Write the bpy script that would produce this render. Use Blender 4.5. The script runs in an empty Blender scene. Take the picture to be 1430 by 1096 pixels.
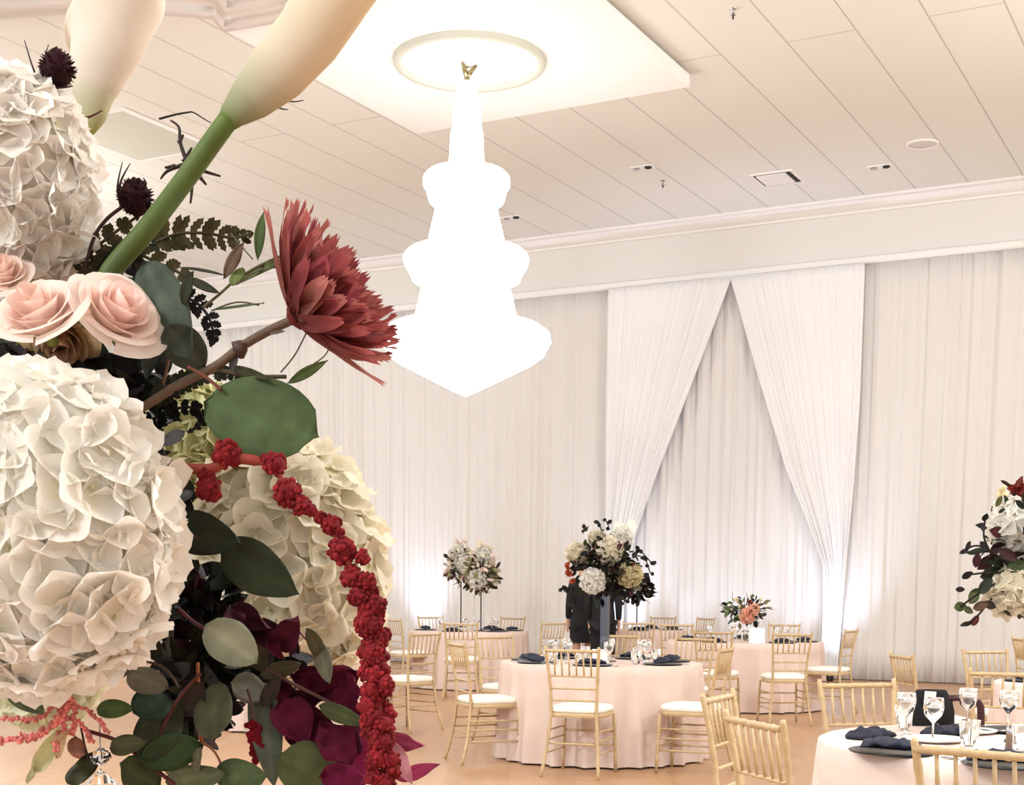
import bpy, bmesh, math, random
from math import sin, cos, pi, radians, sqrt, atan2
from mathutils import Vector as V, Matrix, noise
random.seed(7)
sc = bpy.context.scene
COL = sc.collection

# ------------------------------------------------------------------ camera
FPX, PX0, PY0, CH = 1950.0, 715.0, 1025.0, 1.35
YAW, PITCH, ROLL = radians(28.4), radians(-6.0), radians(0.5)
F = V((-sin(YAW)*cos(PITCH), cos(YAW)*cos(PITCH), sin(PITCH)))
R0 = V((cos(YAW), sin(YAW), 0)); U0 = R0.cross(F)
R = R0*cos(ROLL) + U0*sin(ROLL); U = -R0*sin(ROLL) + U0*cos(ROLL)
CAM = V((0, 0, CH))
cd = bpy.data.cameras.new('camera'); cam = bpy.data.objects.new('camera', cd); COL.objects.link(cam)
cd.sensor_fit = 'HORIZONTAL'; cd.sensor_width = 36.0; cd.lens = 36.0*FPX/1430
cd.shift_y = (PY0-548)/1430; cd.clip_start = 0.05; cd.clip_end = 200
cam.matrix_world = Matrix(((R.x, U.x, -F.x, 0), (R.y, U.y, -F.y, 0), (R.z, U.z, -F.z, CH), (0, 0, 0, 1)))
sc.camera = cam
def ray(x, y): return F + R*((x-PX0)/FPX) - U*((y-PY0)/FPX)
def P(x, y, d): return CAM + ray(x, y)*d          # point seen at (x, y), d metres deep
def onz(x, y, z): r = ray(x, y); return CAM + r*((z-CH)/r.z)
def ony(x, y, Y): r = ray(x, y); return CAM + r*(Y/r.y)
def yh(x): return 820.0 + .00873*(x-715)
def G(x, d, z=0.0): p = P(x, yh(x), d); return V((p.x, p.y, z))
RH = V((cos(YAW), sin(YAW), 0)); FH = V((-sin(YAW), cos(YAW), 0))

# ------------------------------------------------------------------ world, lights, exposure
sc.view_settings.view_transform = 'Standard'; sc.view_settings.look = 'None'
sc.view_settings.exposure = -0.07; sc.view_settings.gamma = 1.0; sc.view_settings.use_curve_mapping = False
w = bpy.data.worlds.new('world'); sc.world = w; w.use_nodes = True
w.node_tree.nodes['Background'].inputs[0].default_value = (.91, .975, .985, 1)
w.node_tree.nodes['Background'].inputs[1].default_value = 1.15
sc.cycles.max_bounces = 8; sc.cycles.diffuse_bounces = 5; sc.cycles.sample_clamp_indirect = 6
sc.cycles.transparent_max_bounces = 12
def light(name, kind, loc, energy, color=(1, 1, 1), size=.5, rot=None, spot=None, blend=.8):
    l = bpy.data.lights.new(name, kind); l.energy = energy; l.color = color
    if kind == 'AREA': l.size = size
    else: l.shadow_soft_size = size
    if kind == 'SPOT': l.spot_size = spot; l.spot_blend = blend
    o = bpy.data.objects.new(name, l); COL.objects.link(o); o.location = loc
    if rot is not None: o.rotation_euler = rot
    return o
WARM = (.91, .975, .98)
# added fill lamps outside the frame, put in to brighten the hall
for i, p in enumerate([(-7.8, 4.5, 4.6), (1.5, 13.3, 4.6), (1.5, 4.5, 4.6), (-17.0, 13.3, 4.6), (-2.5, -3.5, 4.6)]):
    light('chandelier_and_fill_light', 'POINT', p, 900, WARM, .6)
# cool uplights at the foot of the drapes: (pixel column, energy)
UPL = [(575, 230), (862, 180), (945, 80), (1020, 90), (1095, 90), (1158, 230), (300, 200)]

# ------------------------------------------------------------------ helpers
def lin(c):
    return tuple(((v/255)/12.92 if v/255 <= .04045 else (((v/255)+.055)/1.055)**2.4) for v in c)
class MB:
    def __init__(s): s.v = []; s.f = []; s.c = []; s.sm = []
    def vert(s, p, c=(1, 1, 1)): s.v.append(V(p)); s.c.append(c); return len(s.v)-1
    def grid(s, fn, nu, nv, wrapu=False, wrapv=False, smooth=True):
        b = len(s.v)
        for i in range(nu):
            for j in range(nv):
                p, c = fn(i, j); s.v.append(V(p)); s.c.append(c)
        for i in range(nu if wrapu else nu-1):
            for j in range(nv if wrapv else nv-1):
                i2 = (i+1) % nu; j2 = (j+1) % nv
                s.f.append((b+i*nv+j, b+i2*nv+j, b+i2*nv+j2, b+i*nv+j2)); s.sm.append(smooth)
        return b
    def box(s, lo, hi, c=(1, 1, 1), M=None):
        b = len(s.v)
        for x in (lo[0], hi[0]):
            for y in (lo[1], hi[1]):
                for z in (lo[2], hi[2]):
                    p = V((x, y, z)); s.v.append(M @ p if M else p); s.c.append(c)
        for q in ((0, 1, 3, 2), (4, 6, 7, 5), (0, 4, 5, 1), (2, 3, 7, 6), (0, 2, 6, 4), (1, 5, 7, 3)):
            s.f.append(tuple(b+k for k in q)); s.sm.append(False)
    def tube(s, pts, rad, n=8, c=(1, 1, 1), cap=True):
        pts = [V(p) for p in pts]; b = len(s.v); m = len(pts)
        rr = rad if isinstance(rad, (list, tuple)) else [rad]*m
        cc = c if isinstance(c, list) else [c]*m
        ref = None
        for i, p in enumerate(pts):
            d = (pts[min(i+1, m-1)] - pts[max(i-1, 0)]).normalized()
            if ref is None: ref = V((0, 0, 1)) if abs(d.z) < .9 else V((1, 0, 0))
            a = (ref - d*ref.dot(d)).normalized(); ref = a; bb = d.cross(a)
            for k in range(n):
                t = 2*pi*k/n; s.v.append(p + (a*cos(t) + bb*sin(t))*rr[i]); s.c.append(cc[i])
        for i in range(m-1):
            for k in range(n):
                k2 = (k+1) % n; s.f.append((b+i*n+k, b+i*n+k2, b+(i+1)*n+k2, b+(i+1)*n+k)); s.sm.append(True)
        if cap:
            s.f.append(tuple(b+k for k in range(n))[::-1]); s.sm.append(False)
            s.f.append(tuple(b+(m-1)*n+k for k in range(n))); s.sm.append(False)
    def lathe(s, prof, o=(0, 0, 0), n=24, c=(1, 1, 1), mod=None):
        o = V(o)
        def fn(i, j):
            r, z = prof[i]; t = 2*pi*j/n
            if mod: r *= mod(t, i)
            return o + V((r*cos(t), r*sin(t), z)), c
        s.grid(fn, len(prof), n, wrapv=True)
    def ball(s, o, r, nu=6, nv=8, c=(1, 1, 1), jit=0.0):
        o = V(o); rx = r if isinstance(r, (tuple, V)) else (r, r, r)
        def fn(i, j):
            a = pi*i/(nu-1); t = 2*pi*j/nv
            q = V((sin(a)*cos(t), sin(a)*sin(t), cos(a)))
            k = 1 + (jit*(noise.noise(q*3 + o*40)) if jit else 0)
            return o + V((q.x*rx[0], q.y*rx[1], q.z*rx[2]))*k, c
        s.grid(fn, nu, nv, wrapv=True)
    def build(s, name, m, parent=None, org=None):
        me = bpy.data.meshes.new(name)
        if org is None: org = V((0, 0, 0))
        me.from_pydata([tuple(p-org) for p in s.v], [], s.f)
        me.polygons.foreach_set('use_smooth', s.sm)
        at = me.color_attributes.new('Col', 'FLOAT_COLOR', 'POINT')
        at.data.foreach_set('color', [x for c in s.c for x in (c[0], c[1], c[2], 1.0)])
        me.materials.append(m); me.validate(); me.update()
        o = bpy.data.objects.new(name, me); COL.objects.link(o)
        if parent: o.parent = parent
        else: o.location = org
        return o
def tag(o, label, cat, group=None):
    o['label'] = label; o['category'] = cat
    if group: o['group'] = group
    return o
def thing(name, label, cat, loc=(0, 0, 0), rz=0, group=None):
    o = bpy.data.objects.new(name, None); COL.objects.link(o); o.empty_display_size = .1
    o.location = loc; o.rotation_euler = (0, 0, rz); return tag(o, label, cat, group)
def struct(o): o['kind'] = 'structure'; return o
def dup(root, loc, rz, label, group=None, cat=None):
    r = root.copy(); COL.objects.link(r); r.location = loc; r.rotation_euler = (0, 0, rz); r['label'] = label
    if group: r['group'] = group
    for ch in list(root.children):
        c = ch.copy(); COL.objects.link(c); c.parent = r
        for g in list(ch.children):
            d = g.copy(); COL.objects.link(d); d.parent = c
    return r

# ------------------------------------------------------------------ materials
def mat(name, col=(200, 200, 200), rough=.6, metal=0, spec=.5, attr=False, trans=0.0, emit=None, coat=0, sheen=0, bump=None, var=None):
    m = bpy.data.materials.new(name); m.use_nodes = True; nt = m.node_tree; N = nt.nodes; L = nt.links
    p = N['Principled BSDF']; p.inputs['Base Color'].default_value = lin(col)+(1,)
    p.inputs['Roughness'].default_value = rough; p.inputs['Metallic'].default_value = metal
    p.inputs['Specular IOR Level'].default_value = spec; p.inputs['Coat Weight'].default_value = coat
    p.inputs['Sheen Weight'].default_value = sheen
    src = None
    if attr:
        a = N.new('ShaderNodeAttribute'); a.attribute_name = 'Col'; src = a.outputs['Color']
    if var:   # (scale, amount): mottling of the surface's own colour
        tc = N.new('ShaderNodeTexCoord'); nz = N.new('ShaderNodeTexNoise'); nz.inputs['Scale'].default_value = var[0]; nz.inputs['Detail'].default_value = 4
        L.new(tc.outputs['Object'], nz.inputs['Vector'])
        mr = N.new('ShaderNodeMapRange'); mr.inputs['From Min'].default_value = .3; mr.inputs['From Max'].default_value = .7
        mr.inputs['To Min'].default_value = 1-var[1]; mr.inputs['To Max'].default_value = 1+var[1]
        L.new(nz.outputs['Fac'], mr.inputs['Value'])
        mx = N.new('ShaderNodeVectorMath'); mx.operation = 'SCALE'
        if src: L.new(src, mx.inputs[0])
        else: mx.inputs[0].default_value = lin(col)
        L.new(mr.outputs['Result'], mx.inputs['Scale']); src = mx.outputs['Vector']
    if src: L.new(src, p.inputs['Base Color'])
    if emit: p.inputs['Emission Color'].default_value = tuple(emit[0])+(1,); p.inputs['Emission Strength'].default_value = emit[1]
    if bump:
        tc = N.new('ShaderNodeTexCoord'); nz = N.new('ShaderNodeTexNoise'); nz.inputs['Scale'].default_value = bump[0]; nz.inputs['Detail'].default_value = 3
        b = N.new('ShaderNodeBump'); b.inputs['Strength'].default_value = bump[1]; b.inputs['Distance'].default_value = bump[2]
        L.new(tc.outputs['Object'], nz.inputs['Vector']); L.new(nz.outputs['Fac'], b.inputs['Height']); L.new(b.outputs['Normal'], p.inputs['Normal'])
    if trans:
        t = N.new('ShaderNodeBsdfTranslucent'); mx = N.new('ShaderNodeMixShader'); mx.inputs[0].default_value = trans
        if src: L.new(src, t.inputs['Color'])
        else: t.inputs['Color'].default_value = lin(col)+(1,)
        L.new(p.outputs[0], mx.inputs[1]); L.new(t.outputs[0], mx.inputs[2]); L.new(mx.outputs[0], N['Material Output'].inputs['Surface'])
    return m
M = {}
M['wall'] = mat('painted wall', (222, 218, 214), .75)
M['trim'] = mat('white trim', (236, 232, 230), .45)
M['panel'] = mat('ceiling panel', (242, 241, 239), .6)
M['drape'] = mat('sheer white drape', (229, 224, 221), .9, spec=.1, trans=.06)
M['sheer'] = mat('crossover drape', (242, 240, 241), .9, spec=.1, trans=.06)
M['gold'] = mat('limewash gold wood', (192, 165, 126), .42, var=(30, .12))
M['cushion'] = mat('ivory cushion', (240, 234, 224), .8)
M['blush'] = mat('blush tablecloth', (216, 194, 184), .7, spec=.25, bump=(400, .15, .001))
M['white_cloth'] = mat('pale blush tablecloth', (228, 208, 200), .75, spec=.2)
M['navy'] = mat('navy napkin', (24, 27, 48), .75, var=(20, .3))
M['charger'] = mat('dark charger', (14, 15, 22), .3)
M['china'] = mat('china', (240, 238, 234), .25)
M['black'] = mat('black metal', (14, 13, 14), .35)
M['blackcloth'] = mat('black cloth', (16, 15, 18), .85)
M['maroon'] = mat('maroon leather', (62, 16, 24), .5)
M['card'] = mat('white card', (240, 240, 238), .6)
M['skin'] = mat('skin', (205, 160, 135), .5)
M['hair'] = mat('hair', (45, 32, 26), .6)
M['silver'] = mat('silver', (190, 190, 195), .2, metal=1)
M['smoke'] = mat('smoky mirror', (105, 105, 112), .15, metal=1)
M['brass'] = mat('brass', (150, 140, 100), .3, metal=1)
M['petal'] = mat('petal', attr=True, rough=.7, spec=.2, trans=.42)
M['leaf'] = mat('leaf', attr=True, rough=.62, spec=.14, trans=.12, var=(60, .25))
M['stem'] = mat('stem', attr=True, rough=.55, spec=.3, var=(50, .15))
M['velvet'] = mat('velvety bloom', attr=True, rough=.8, spec=.15, var=(90, .3))
M['pepper'] = mat('pepper mill', (120, 95, 75), .5)
M['grille'] = mat('speaker grille', (214, 206, 202), .6)
M['dark'] = mat('dark recess', (40, 38, 36), .8)
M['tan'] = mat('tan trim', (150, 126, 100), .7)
M['ring'] = mat('medallion plaster', (196, 196, 184), .6)
M['grey'] = mat('ceiling access panel', (205, 204, 192), .7)
M['pinkflower'] = M['petal']
def glassmat():
    m = bpy.data.materials.new('clear glass'); m.use_nodes = True; p = m.node_tree.nodes['Principled BSDF']
    p.inputs['Base Color'].default_value = (1, 1, 1, 1); p.inputs['Roughness'].default_value = .02
    p.inputs['Transmission Weight'].default_value = 1; p.inputs['IOR'].default_value = 1.45; return m
M['glass'] = glassmat()
M['crystal_lit'] = mat('lit crystal', (255, 252, 246), .2, emit=((.97, .99, 1.0), 4.6))
M['canopy_white'] = mat('white plaster', (240, 238, 230), .5)
def brickmat(name, c1, c2, mortar, bw, rh, ms, scale, rough, rot=False, off=(0, 0), bumpd=.0008, spec=.45, grain=False):
    m = bpy.data.materials.new(name); m.use_nodes = True; nt = m.node_tree; N = nt.nodes; L = nt.links; p = N['Principled BSDF']
    tc = N.new('ShaderNodeTexCoord'); mp = N.new('ShaderNodeMapping'); b = N.new('ShaderNodeTexBrick')
    L.new(tc.outputs['Object'], mp.inputs['Vector']); L.new(mp.outputs[0], b.inputs['Vector'])
    mp.inputs['Rotation'].default_value = (0, 0, rot or 0); mp.inputs['Location'].default_value = (off[0], off[1], 0)
    b.inputs['Color1'].default_value = lin(c1)+(1,); b.inputs['Color2'].default_value = lin(c2)+(1,); b.inputs['Mortar'].default_value = lin(mortar)+(1,)
    b.inputs['Scale'].default_value = scale; b.inputs['Brick Width'].default_value = bw; b.inputs['Row Height'].default_value = rh
    b.inputs['Mortar Size'].default_value = ms; b.inputs['Mortar Smooth'].default_value = .2; b.offset = .37
    out = b.outputs['Color']
    if grain:
        nz = N.new('ShaderNodeTexNoise'); mp2 = N.new('ShaderNodeMapping'); mp2.inputs['Scale'].default_value = (1.2, 12, 1)
        mp2.inputs['Rotation'].default_value = (0, 0, rot or 0)
        L.new(tc.outputs['Object'], mp2.inputs['Vector']); L.new(mp2.outputs[0], nz.inputs['Vector']); nz.inputs['Scale'].default_value = 2.0; nz.inputs['Detail'].default_value = 5
        mr = N.new('ShaderNodeMapRange'); mr.inputs['To Min'].default_value = .72; mr.inputs['To Max'].default_value = 1.22; L.new(nz.outputs['Fac'], mr.inputs['Value'])
        sc_ = N.new('ShaderNodeVectorMath'); sc_.operation = 'SCALE'; L.new(out, sc_.inputs[0]); L.new(mr.outputs['Result'], sc_.inputs['Scale']); out = sc_.outputs[0]
    L.new(out, p.inputs['Base Color']); p.inputs['Roughness'].default_value = rough; p.inputs['Specular IOR Level'].default_value = spec
    bp = N.new('ShaderNodeBump'); bp.inputs['Distance'].default_value = bumpd; bp.invert = True; bp.inputs['Strength'].default_value = .6
    L.new(b.outputs['Fac'], bp.inputs['Height']); L.new(bp.outputs['Normal'], p.inputs['Normal'])
    return m
M['ceiling'] = brickmat('plank ceiling', (228, 225, 218), (230, 227, 220), (192, 188, 180), 40.0, .727, .010, 1.0, .7, rot=pi/2, off=(0, -3.195+.727*5), bumpd=.004)
M['floor'] = brickmat('wood floor', (176, 134, 98), (184, 144, 108), (168, 126, 92), .9, .09, .001, 1.0, .36, rot=radians(62), grain=True)

# ------------------------------------------------------------------ room shell
ZC, YW = 7.05, 21.2
def slab(name, lo, hi, m):
    b = MB(); b.box(lo, hi); return struct(b.build(name, m))
slab('floor', (-27, -6, -.1), (8, 22, 0), M['floor'])
slab('ceiling', (-27, -6, ZC), (8, 22, ZC+.1), M['ceiling'])
slab('wall_back', (-27, YW+.05, 0), (8, YW+.2, ZC), M['wall'])
slab('wall_left', (-27.1, -6, 0), (-27, YW+.1, ZC), M['wall'])
slab('wall_right', (8, -6, 0), (8.1, YW+.1, ZC), M['wall'])
slab('trim_1', (-27, YW-.06, 6.25), (8, YW+.05, 6.9), M['wall'])        # frieze above the drapes
b = MB()                                                            # ledge the drapes hang under
prof = [(YW+.04, 6.12), (YW-.20, 6.12), (YW-.22, 6.14), (YW-.22, 6.21), (YW-.16, 6.24), (YW-.06, 6.25), (YW+.04, 6.25)]
b.grid(lambda i, j: (V((-27 if j == 0 else 8, prof[i][0], prof[i][1])), (1, 1, 1)), len(prof), 2, wrapu=True, smooth=False)
struct(b.build('trim_2', M['trim']))
b = MB()                                                            # crown moulding
prof = [(YW, 6.88), (YW-.09, 6.88), (YW-.10, 6.91), (YW-.14, 6.93), (YW-.20, 6.97), (YW-.26, 7.01), (YW-.34, 7.02), (YW-.36, 7.049), (YW, 7.049)]
b.grid(lambda i, j: (V((-27 if j == 0 else 8, prof[i][0], prof[i][1])), (1, 1, 1)), len(prof), 2, wrapu=True, smooth=False)
struct(b.build('trim_3', M['trim']))

# ------------------------------------------------------------------ ceiling fixtures
t = thing('ceiling_panel', 'square white dropped ceiling panel that the lit chandelier hangs from', 'ceiling panel', (-7.78, 13.32, 6.88))
b = MB(); b.box((-1.78, -1.78, 0), (1.78, 1.78, .13)); b.build('board', M['panel'], t)
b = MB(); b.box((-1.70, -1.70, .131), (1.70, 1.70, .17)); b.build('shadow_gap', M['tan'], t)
b = MB(); prof = [(.72, 0), (.725, -.05), (.74, -.06), (.785, -.06), (.80, -.05), (.805, 0)]
b.lathe(prof, n=64); b.build('medallion_ring', M['ring'], t)
def ceiling_small(name, label, cat, x, y, kind, group=None):
    p = onz(x, y, ZC); t = thing(name, label, cat, (p.x, p.y, ZC), 0, group)
    if kind == 'speaker':
        b = MB(); b.lathe([(0, -.012), (.17, -.012), (.175, -.01)], n=32); b.build('grille', M['grille'], t)
        b = MB(); b.lathe([(.175, -.01), (.18, -.018), (.205, -.014), (.21, 0)], n=32); b.build('bezel', M['panel'], t)
    elif kind == 'twin':
        b = MB(); b.box((-.16, -.06, -.01), (.16, .06, 0)); b.build('housing', M['panel'], t)
        for s in (-1, 1):
            b = MB(); b.lathe([(.05, -.012), (.045, -.03), (.03, -.03), (.0, -.02)], (s*.085, 0, 0), n=16); b.build('spotlight', M['silver'] if s < 0 else M['dark'], t)
    elif kind == 'sprinkler':
        b = MB(); b.lathe([(.035, 0), (.03, -.012), (.01, -.02), (.012, -.05), (.03, -.055), (.03, -.06), (0, -.06)], n=14); b.build('sprinkler_head', M['silver'], t)
        b = MB(); b.tube([(0, 0, -.02), (0, 0, -.10)], .010, 8); b.build('deflector', M['dark'], t)
    return t
ceiling_small('ceiling_speaker', 'round flush ceiling speaker with pale grille between two plank seams', 'speaker', 1288, 201, 'speaker')
ceiling_small('twin_spotlight', 'twin recessed ceiling spotlight close to the round speaker', 'ceiling light', 1229, 232, 'twin')
ceiling_small('twin_spotlight', 'twin recessed ceiling spotlight between dropped panel and square vent', 'ceiling light', 897, 233, 'twin')
ceiling_small('twin_spotlight', 'twin recessed ceiling spotlight just beside the chandelier body', 'ceiling light', 714, 303, 'twin')
ceiling_small('sprinkler', 'small ceiling sprinkler head at the top edge beyond dropped panel', 'sprinkler', 1024, 12, 'sprinkler')
ceiling_small('sprinkler', 'small ceiling sprinkler head below a twin spotlight near the cornice', 'sprinkler', 926, 252, 'sprinkler')
p = onz(1085, 248, ZC)
t = thing('air_vent', 'square ceiling air vent with dark open gap along two edges', 'vent', (p.x, p.y, ZC))
b = MB(); b.box((-.22, -.25, -.035), (.20, .22, -.02)); b.build('cover', M['trim'], t)
b = MB(); b.box((-.26, -.27, -.012), (.27, .29, 0)); b.build('gap_shade_plate', M['dark'], t)  # flat dark plate whose colour stands in for shade in the opening
b = MB()
for lo, hi in (((-.30, -.31), (.31, -.27)), ((-.30, .29), (.31, .33)), ((-.30, -.27), (-.26, .29)), ((.27, -.27), (.31, .29))):
    b.box((lo[0], lo[1], -.02), (hi[0], hi[1], 0))
b.build('frame', M['trim'], t)
q = [onz(204, 168, ZC), onz(258, 186, ZC), onz(156, 207, ZC), onz(120, 194, ZC)]
c = sum(q, V())/4; sx = .62; sy = .8
t = thing('access_panel', 'greyish flat access panel in the ceiling behind the white calla lily', 'ceiling panel', (c.x, c.y, ZC))
b = MB(); b.box((-sx, -sy, -.02), (sx, sy, -.004)); b.build('cover', M['grey'], t)
b = MB()
for lo, hi in (((-sx-.04, -sy-.04), (sx+.04, -sy)), ((-sx-.04, sy), (sx+.04, sy+.04)), ((-sx-.04, -sy), (-sx, sy)), ((sx, -sy), (sx+.04, sy))):
    b.box((lo[0], lo[1], -.025), (hi[0], hi[1], 0))
b.build('frame', M['panel'], t)
# ceiling fabric at the upper left
b = MB()
edge = [(-160, 30), (-60, 30), (0, 27), (90, 20), (205, 20), (296, 27), (312, 46), (388, 32), (440, 8)]
rows = 16
def cf(i, j):
    x, y = edge[i//4] if i % 4 == 0 else tuple(edge[i//4][k]*(1-i % 4/4)+edge[min(i//4+1, len(edge)-1)][k]*(i % 4/4) for k in (0, 1))
    s = j/(rows-1); yy = y - s*130; z = 6.80 + .035*sin(j*2.1+i*.15) + .06*s
    return onz(x+s*18, yy, z), (1, 1, 1)
b.grid(cf, (len(edge)-1)*4+1, rows)
M['swag'] = mat('ceiling swag fabric', (228, 218, 212), .9, spec=.1, trans=.2)
o = b.build('ceiling_drape', M['swag'], None, onz(150, 0, 6.8)); tag(o, 'pale pinkish fabric draped under the ceiling at the upper left', 'drape')
sd = o.modifiers.new('s', 'SOLIDIFY'); sd.thickness = .01

# ------------------------------------------------------------------ chandelier
ax = V((-7.80, 13.30, 0)); k = 14.75/1950
zz = lambda y: 1.35 + (821.3-y)*k
t = thing('chandelier', 'tall tiered crystal chandelier glowing brilliant white under the dropped panel', 'chandelier', (ax.x, ax.y, 6.88))
def strands(prof, n, amp, name, bead=None):
    b = MB(); pr = []
    for (r0, y0), (r1, y1) in zip(prof, prof[1:]):
        m = max(1, int(sqrt((r1-r0)**2+(y1-y0)**2)/4))
        pr += [(r0+(r1-r0)*q/m, y0+(y1-y0)*q/m) for q in range(m)]
    pr.append(prof[-1])
    pr = [(r*k, zz(y)-6.88) for r, y in pr]
    b.lathe(pr, n=n*4, mod=lambda th, i: 1-amp*(.5+.5*cos(th*n)) + (.012 if i % 2 else 0))
    return b.build(name, M['crystal_lit'], t)
strands([(0, 551), (22, 541), (62, 521), (96, 504), (112, 492), (116, 483), (121, 474), (119, 462), (105, 452), (84, 446), (74, 446)], 40, .02, 'crystal_basket')
strands([(75, 447), (70, 430), (66, 412), (62, 396)], 40, .03, 'crystal_skirt')
strands([(62, 396), (76, 390), (80, 380), (84, 374), (88, 366), (89, 357), (82, 349), (66, 343), (55, 342)], 36, .02, 'crystal_tier')
strands([(55, 343), (52, 325), (47, 305), (43, 287)], 32, .03, 'crystal_skirt')
strands([(43, 288), (52, 283), (55, 274), (56, 266), (61, 260), (61, 248), (54, 241), (38, 237), (26, 237)], 28, .02, 'crystal_tier')
strands([(26, 238), (24, 215), (23, 190), (20, 176)], 24, .03, 'crystal_skirt')
strands([(20, 178), (20, 160), (18, 142), (14, 128), (7, 119)], 16, .03, 'crystal_cap')
b = MB()
b.tube([(0, 0, zz(125)-6.88), (0, 0, zz(108)-6.88)], .03, 10)
for s in range(3):
    a = s*2*pi/3+.5; b.tube([(0, 0, zz(112)-6.88), (.05*cos(a), .05*sin(a), zz(104)-6.88), (.10*cos(a), .10*sin(a), zz(97)-6.88)], [.03, .022, .012], 8)
b.tube([(0, 0, zz(100)-6.88), (0, 0, -.05)], .012, 8); b.build('hook', M['brass'], t)
b = MB(); b.lathe([(0, -.07), (.06, -.065), (.12, -.03), (.14, 0)], n=24); b.build('canopy', M['canopy_white'], t)
light('chandelier_and_fill_light', 'POINT', (ax.x+.0, ax.y, 3.1), 40, WARM, .3)

# ------------------------------------------------------------------ drapes
def drape(x0, x1, name, label, y=YW-.12, seed=0, m=None):
    n = int((x1-x0)/.018); rows = 14; b = MB(); z0, z1 = 6.13, .01; fx = []
    def f(x, v):
        w = x + .05*v*noise.noise(V((x*.7, v*1.2, seed)))
        a = noise.noise(V((w*8, 3.1, v*.35)))*.06 + noise.noise(V((w*21, 5, v*.5)))*.036*(.6+.4*v)
        return a + noise.noise(V((w*2.2, 9, 0)))*.05
    b.grid(lambda i, j: (V((x0+(x1-x0)*i/(n-1), y + f(x0+(x1-x0)*i/(n-1), j/(rows-1)), z0+(z1-z0)*j/(rows-1))), (1, 1, 1)), n, rows)
    o = b.build(name, m or M['drape'], None, V(((x0+x1)/2, y, 0)))
    s = o.modifiers.new('s', 'SOLIDIFY'); s.thickness = .004
    return tag(o, label, 'curtain', 'white sheer drapes along the back wall')
def wx(px): return ony(px, 600, YW-.12).x
xs = [-26.8, wx(-60), wx(425), wx(615), wx(848), wx(1208), wx(1335), wx(1520), 7.9]
labs = [None,
 'white floor-length drape mostly hidden behind the big foreground bouquet',
 'bright white drape between foreground bouquet and chandelier, lit by a cool uplight',
 'plain white drape behind the two thin-stemmed flower stands, below the chandelier',
 'white drape in the gap of the crossed sheer swags behind the tall bouquet',
 'white drape panel directly beside the gathered white swag, above the end chair',
 'white drape at the photo edge behind the cropped tall bouquet',
 None]
for i in range(len(xs)-1):
    if labs[i]: drape(xs[i]-.012, xs[i+1]+.012, 'sheer_drape', labs[i], seed=i)
drape(xs[-2]-.012, -.2, 'sheer_drape', 'white drape continuing past the photo edge', seed=9)
def swag(inner, outer, label, seed):
    b = MB(); n = 150; rows = 40; Y = YW-.27
    def along(pts, v):
        yy = pts[0][1] + (pts[-1][1]-pts[0][1])*v
        for (xa, ya), (xb, yb) in zip(pts, pts[1:]):
            if yy <= yb+1e-6: s = (yy-ya)/(yb-ya); return xa+(xb-xa)*s, yy
        return pts[-1]
    def fn(i, j):
        u = i/(n-1); v = j/(rows-1)
        pa = ony(*along(inner, v), Y); pb = ony(*along(outer, v), Y)
        z = 6.115 + (.015-6.115)*v; x = pa.x+(pb.x-pa.x)*u; wd = abs(pa.x-pb.x)
        am = min(.05, .010+.05*v) * min(1, .35+wd)
        d = noise.noise(V((u*26, seed, v*.6)))*am*1.5 + noise.noise(V((u*60, seed+4, v*.8)))*.016
        edge = -.03*math.exp(-(u*12)**2)*(.4+v)
        return V((x, Y+d+edge, z)), (1, 1, 1)
    b.grid(fn, n, rows); o = b.build('sheer_swag', M['sheer'], None, V((ony(inner[0][0], 600, Y).x, Y, 0)))
    s = o.modifiers.new('s', 'SOLIDIFY'); s.thickness = .004
    return tag(o, label, 'curtain')
swag([(1022, 405), (985, 500), (950, 590), (915, 680), (888, 760), (872, 850), (868, 960)], [(849, 408), (846, 600), (845, 750), (848, 850), (850, 956)], 'sheer white swag pulled aside behind the tall central bouquet', 3)
swag([(1019, 404), (1058, 540), (1098, 670), (1132, 750), (1150, 800), (1150, 870), (1147, 955)], [(1208, 374), (1201, 560), (1192, 680), (1182, 780), (1176, 860), (1168, 950)], 'sheer white swag gathered down to the floor behind the edge-on end chair', 6)
# uplights
for i, (px, en) in enumerate(UPL):
    p = ony(px, 955, YW-.62); p.z = 0
    labs2 = ['small black uplight on the floor below the brightest drape by the bouquet', 'small black floor uplight behind the tall central bouquet',
             'small black floor uplight behind the far central table', 'small black floor uplight behind the low floral table',
             'small black floor uplight between the low floral table and drapes', 'small black floor uplight under the gathered swag', 'small black floor uplight hidden behind foreground bouquet']
    if px != 300:
        t = thing('uplight', labs2[i], 'light', p, 0, 'floor uplights along the drapes')
        b = MB(); b.lathe([(0, .0), (.055, .0), (.06, .01), (.06, .12), (.055, .125), (.048, .12), (.045, .09), (0, .09)], n=16); b.build('housing', M['black'], t)
    light('uplight_beam', 'SPOT', (p.x, p.y, .14), en, (.66, .76, 1.0), .15, rot=(radians(180-7), 0, 0), spot=radians(75), blend=1.0)

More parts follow.
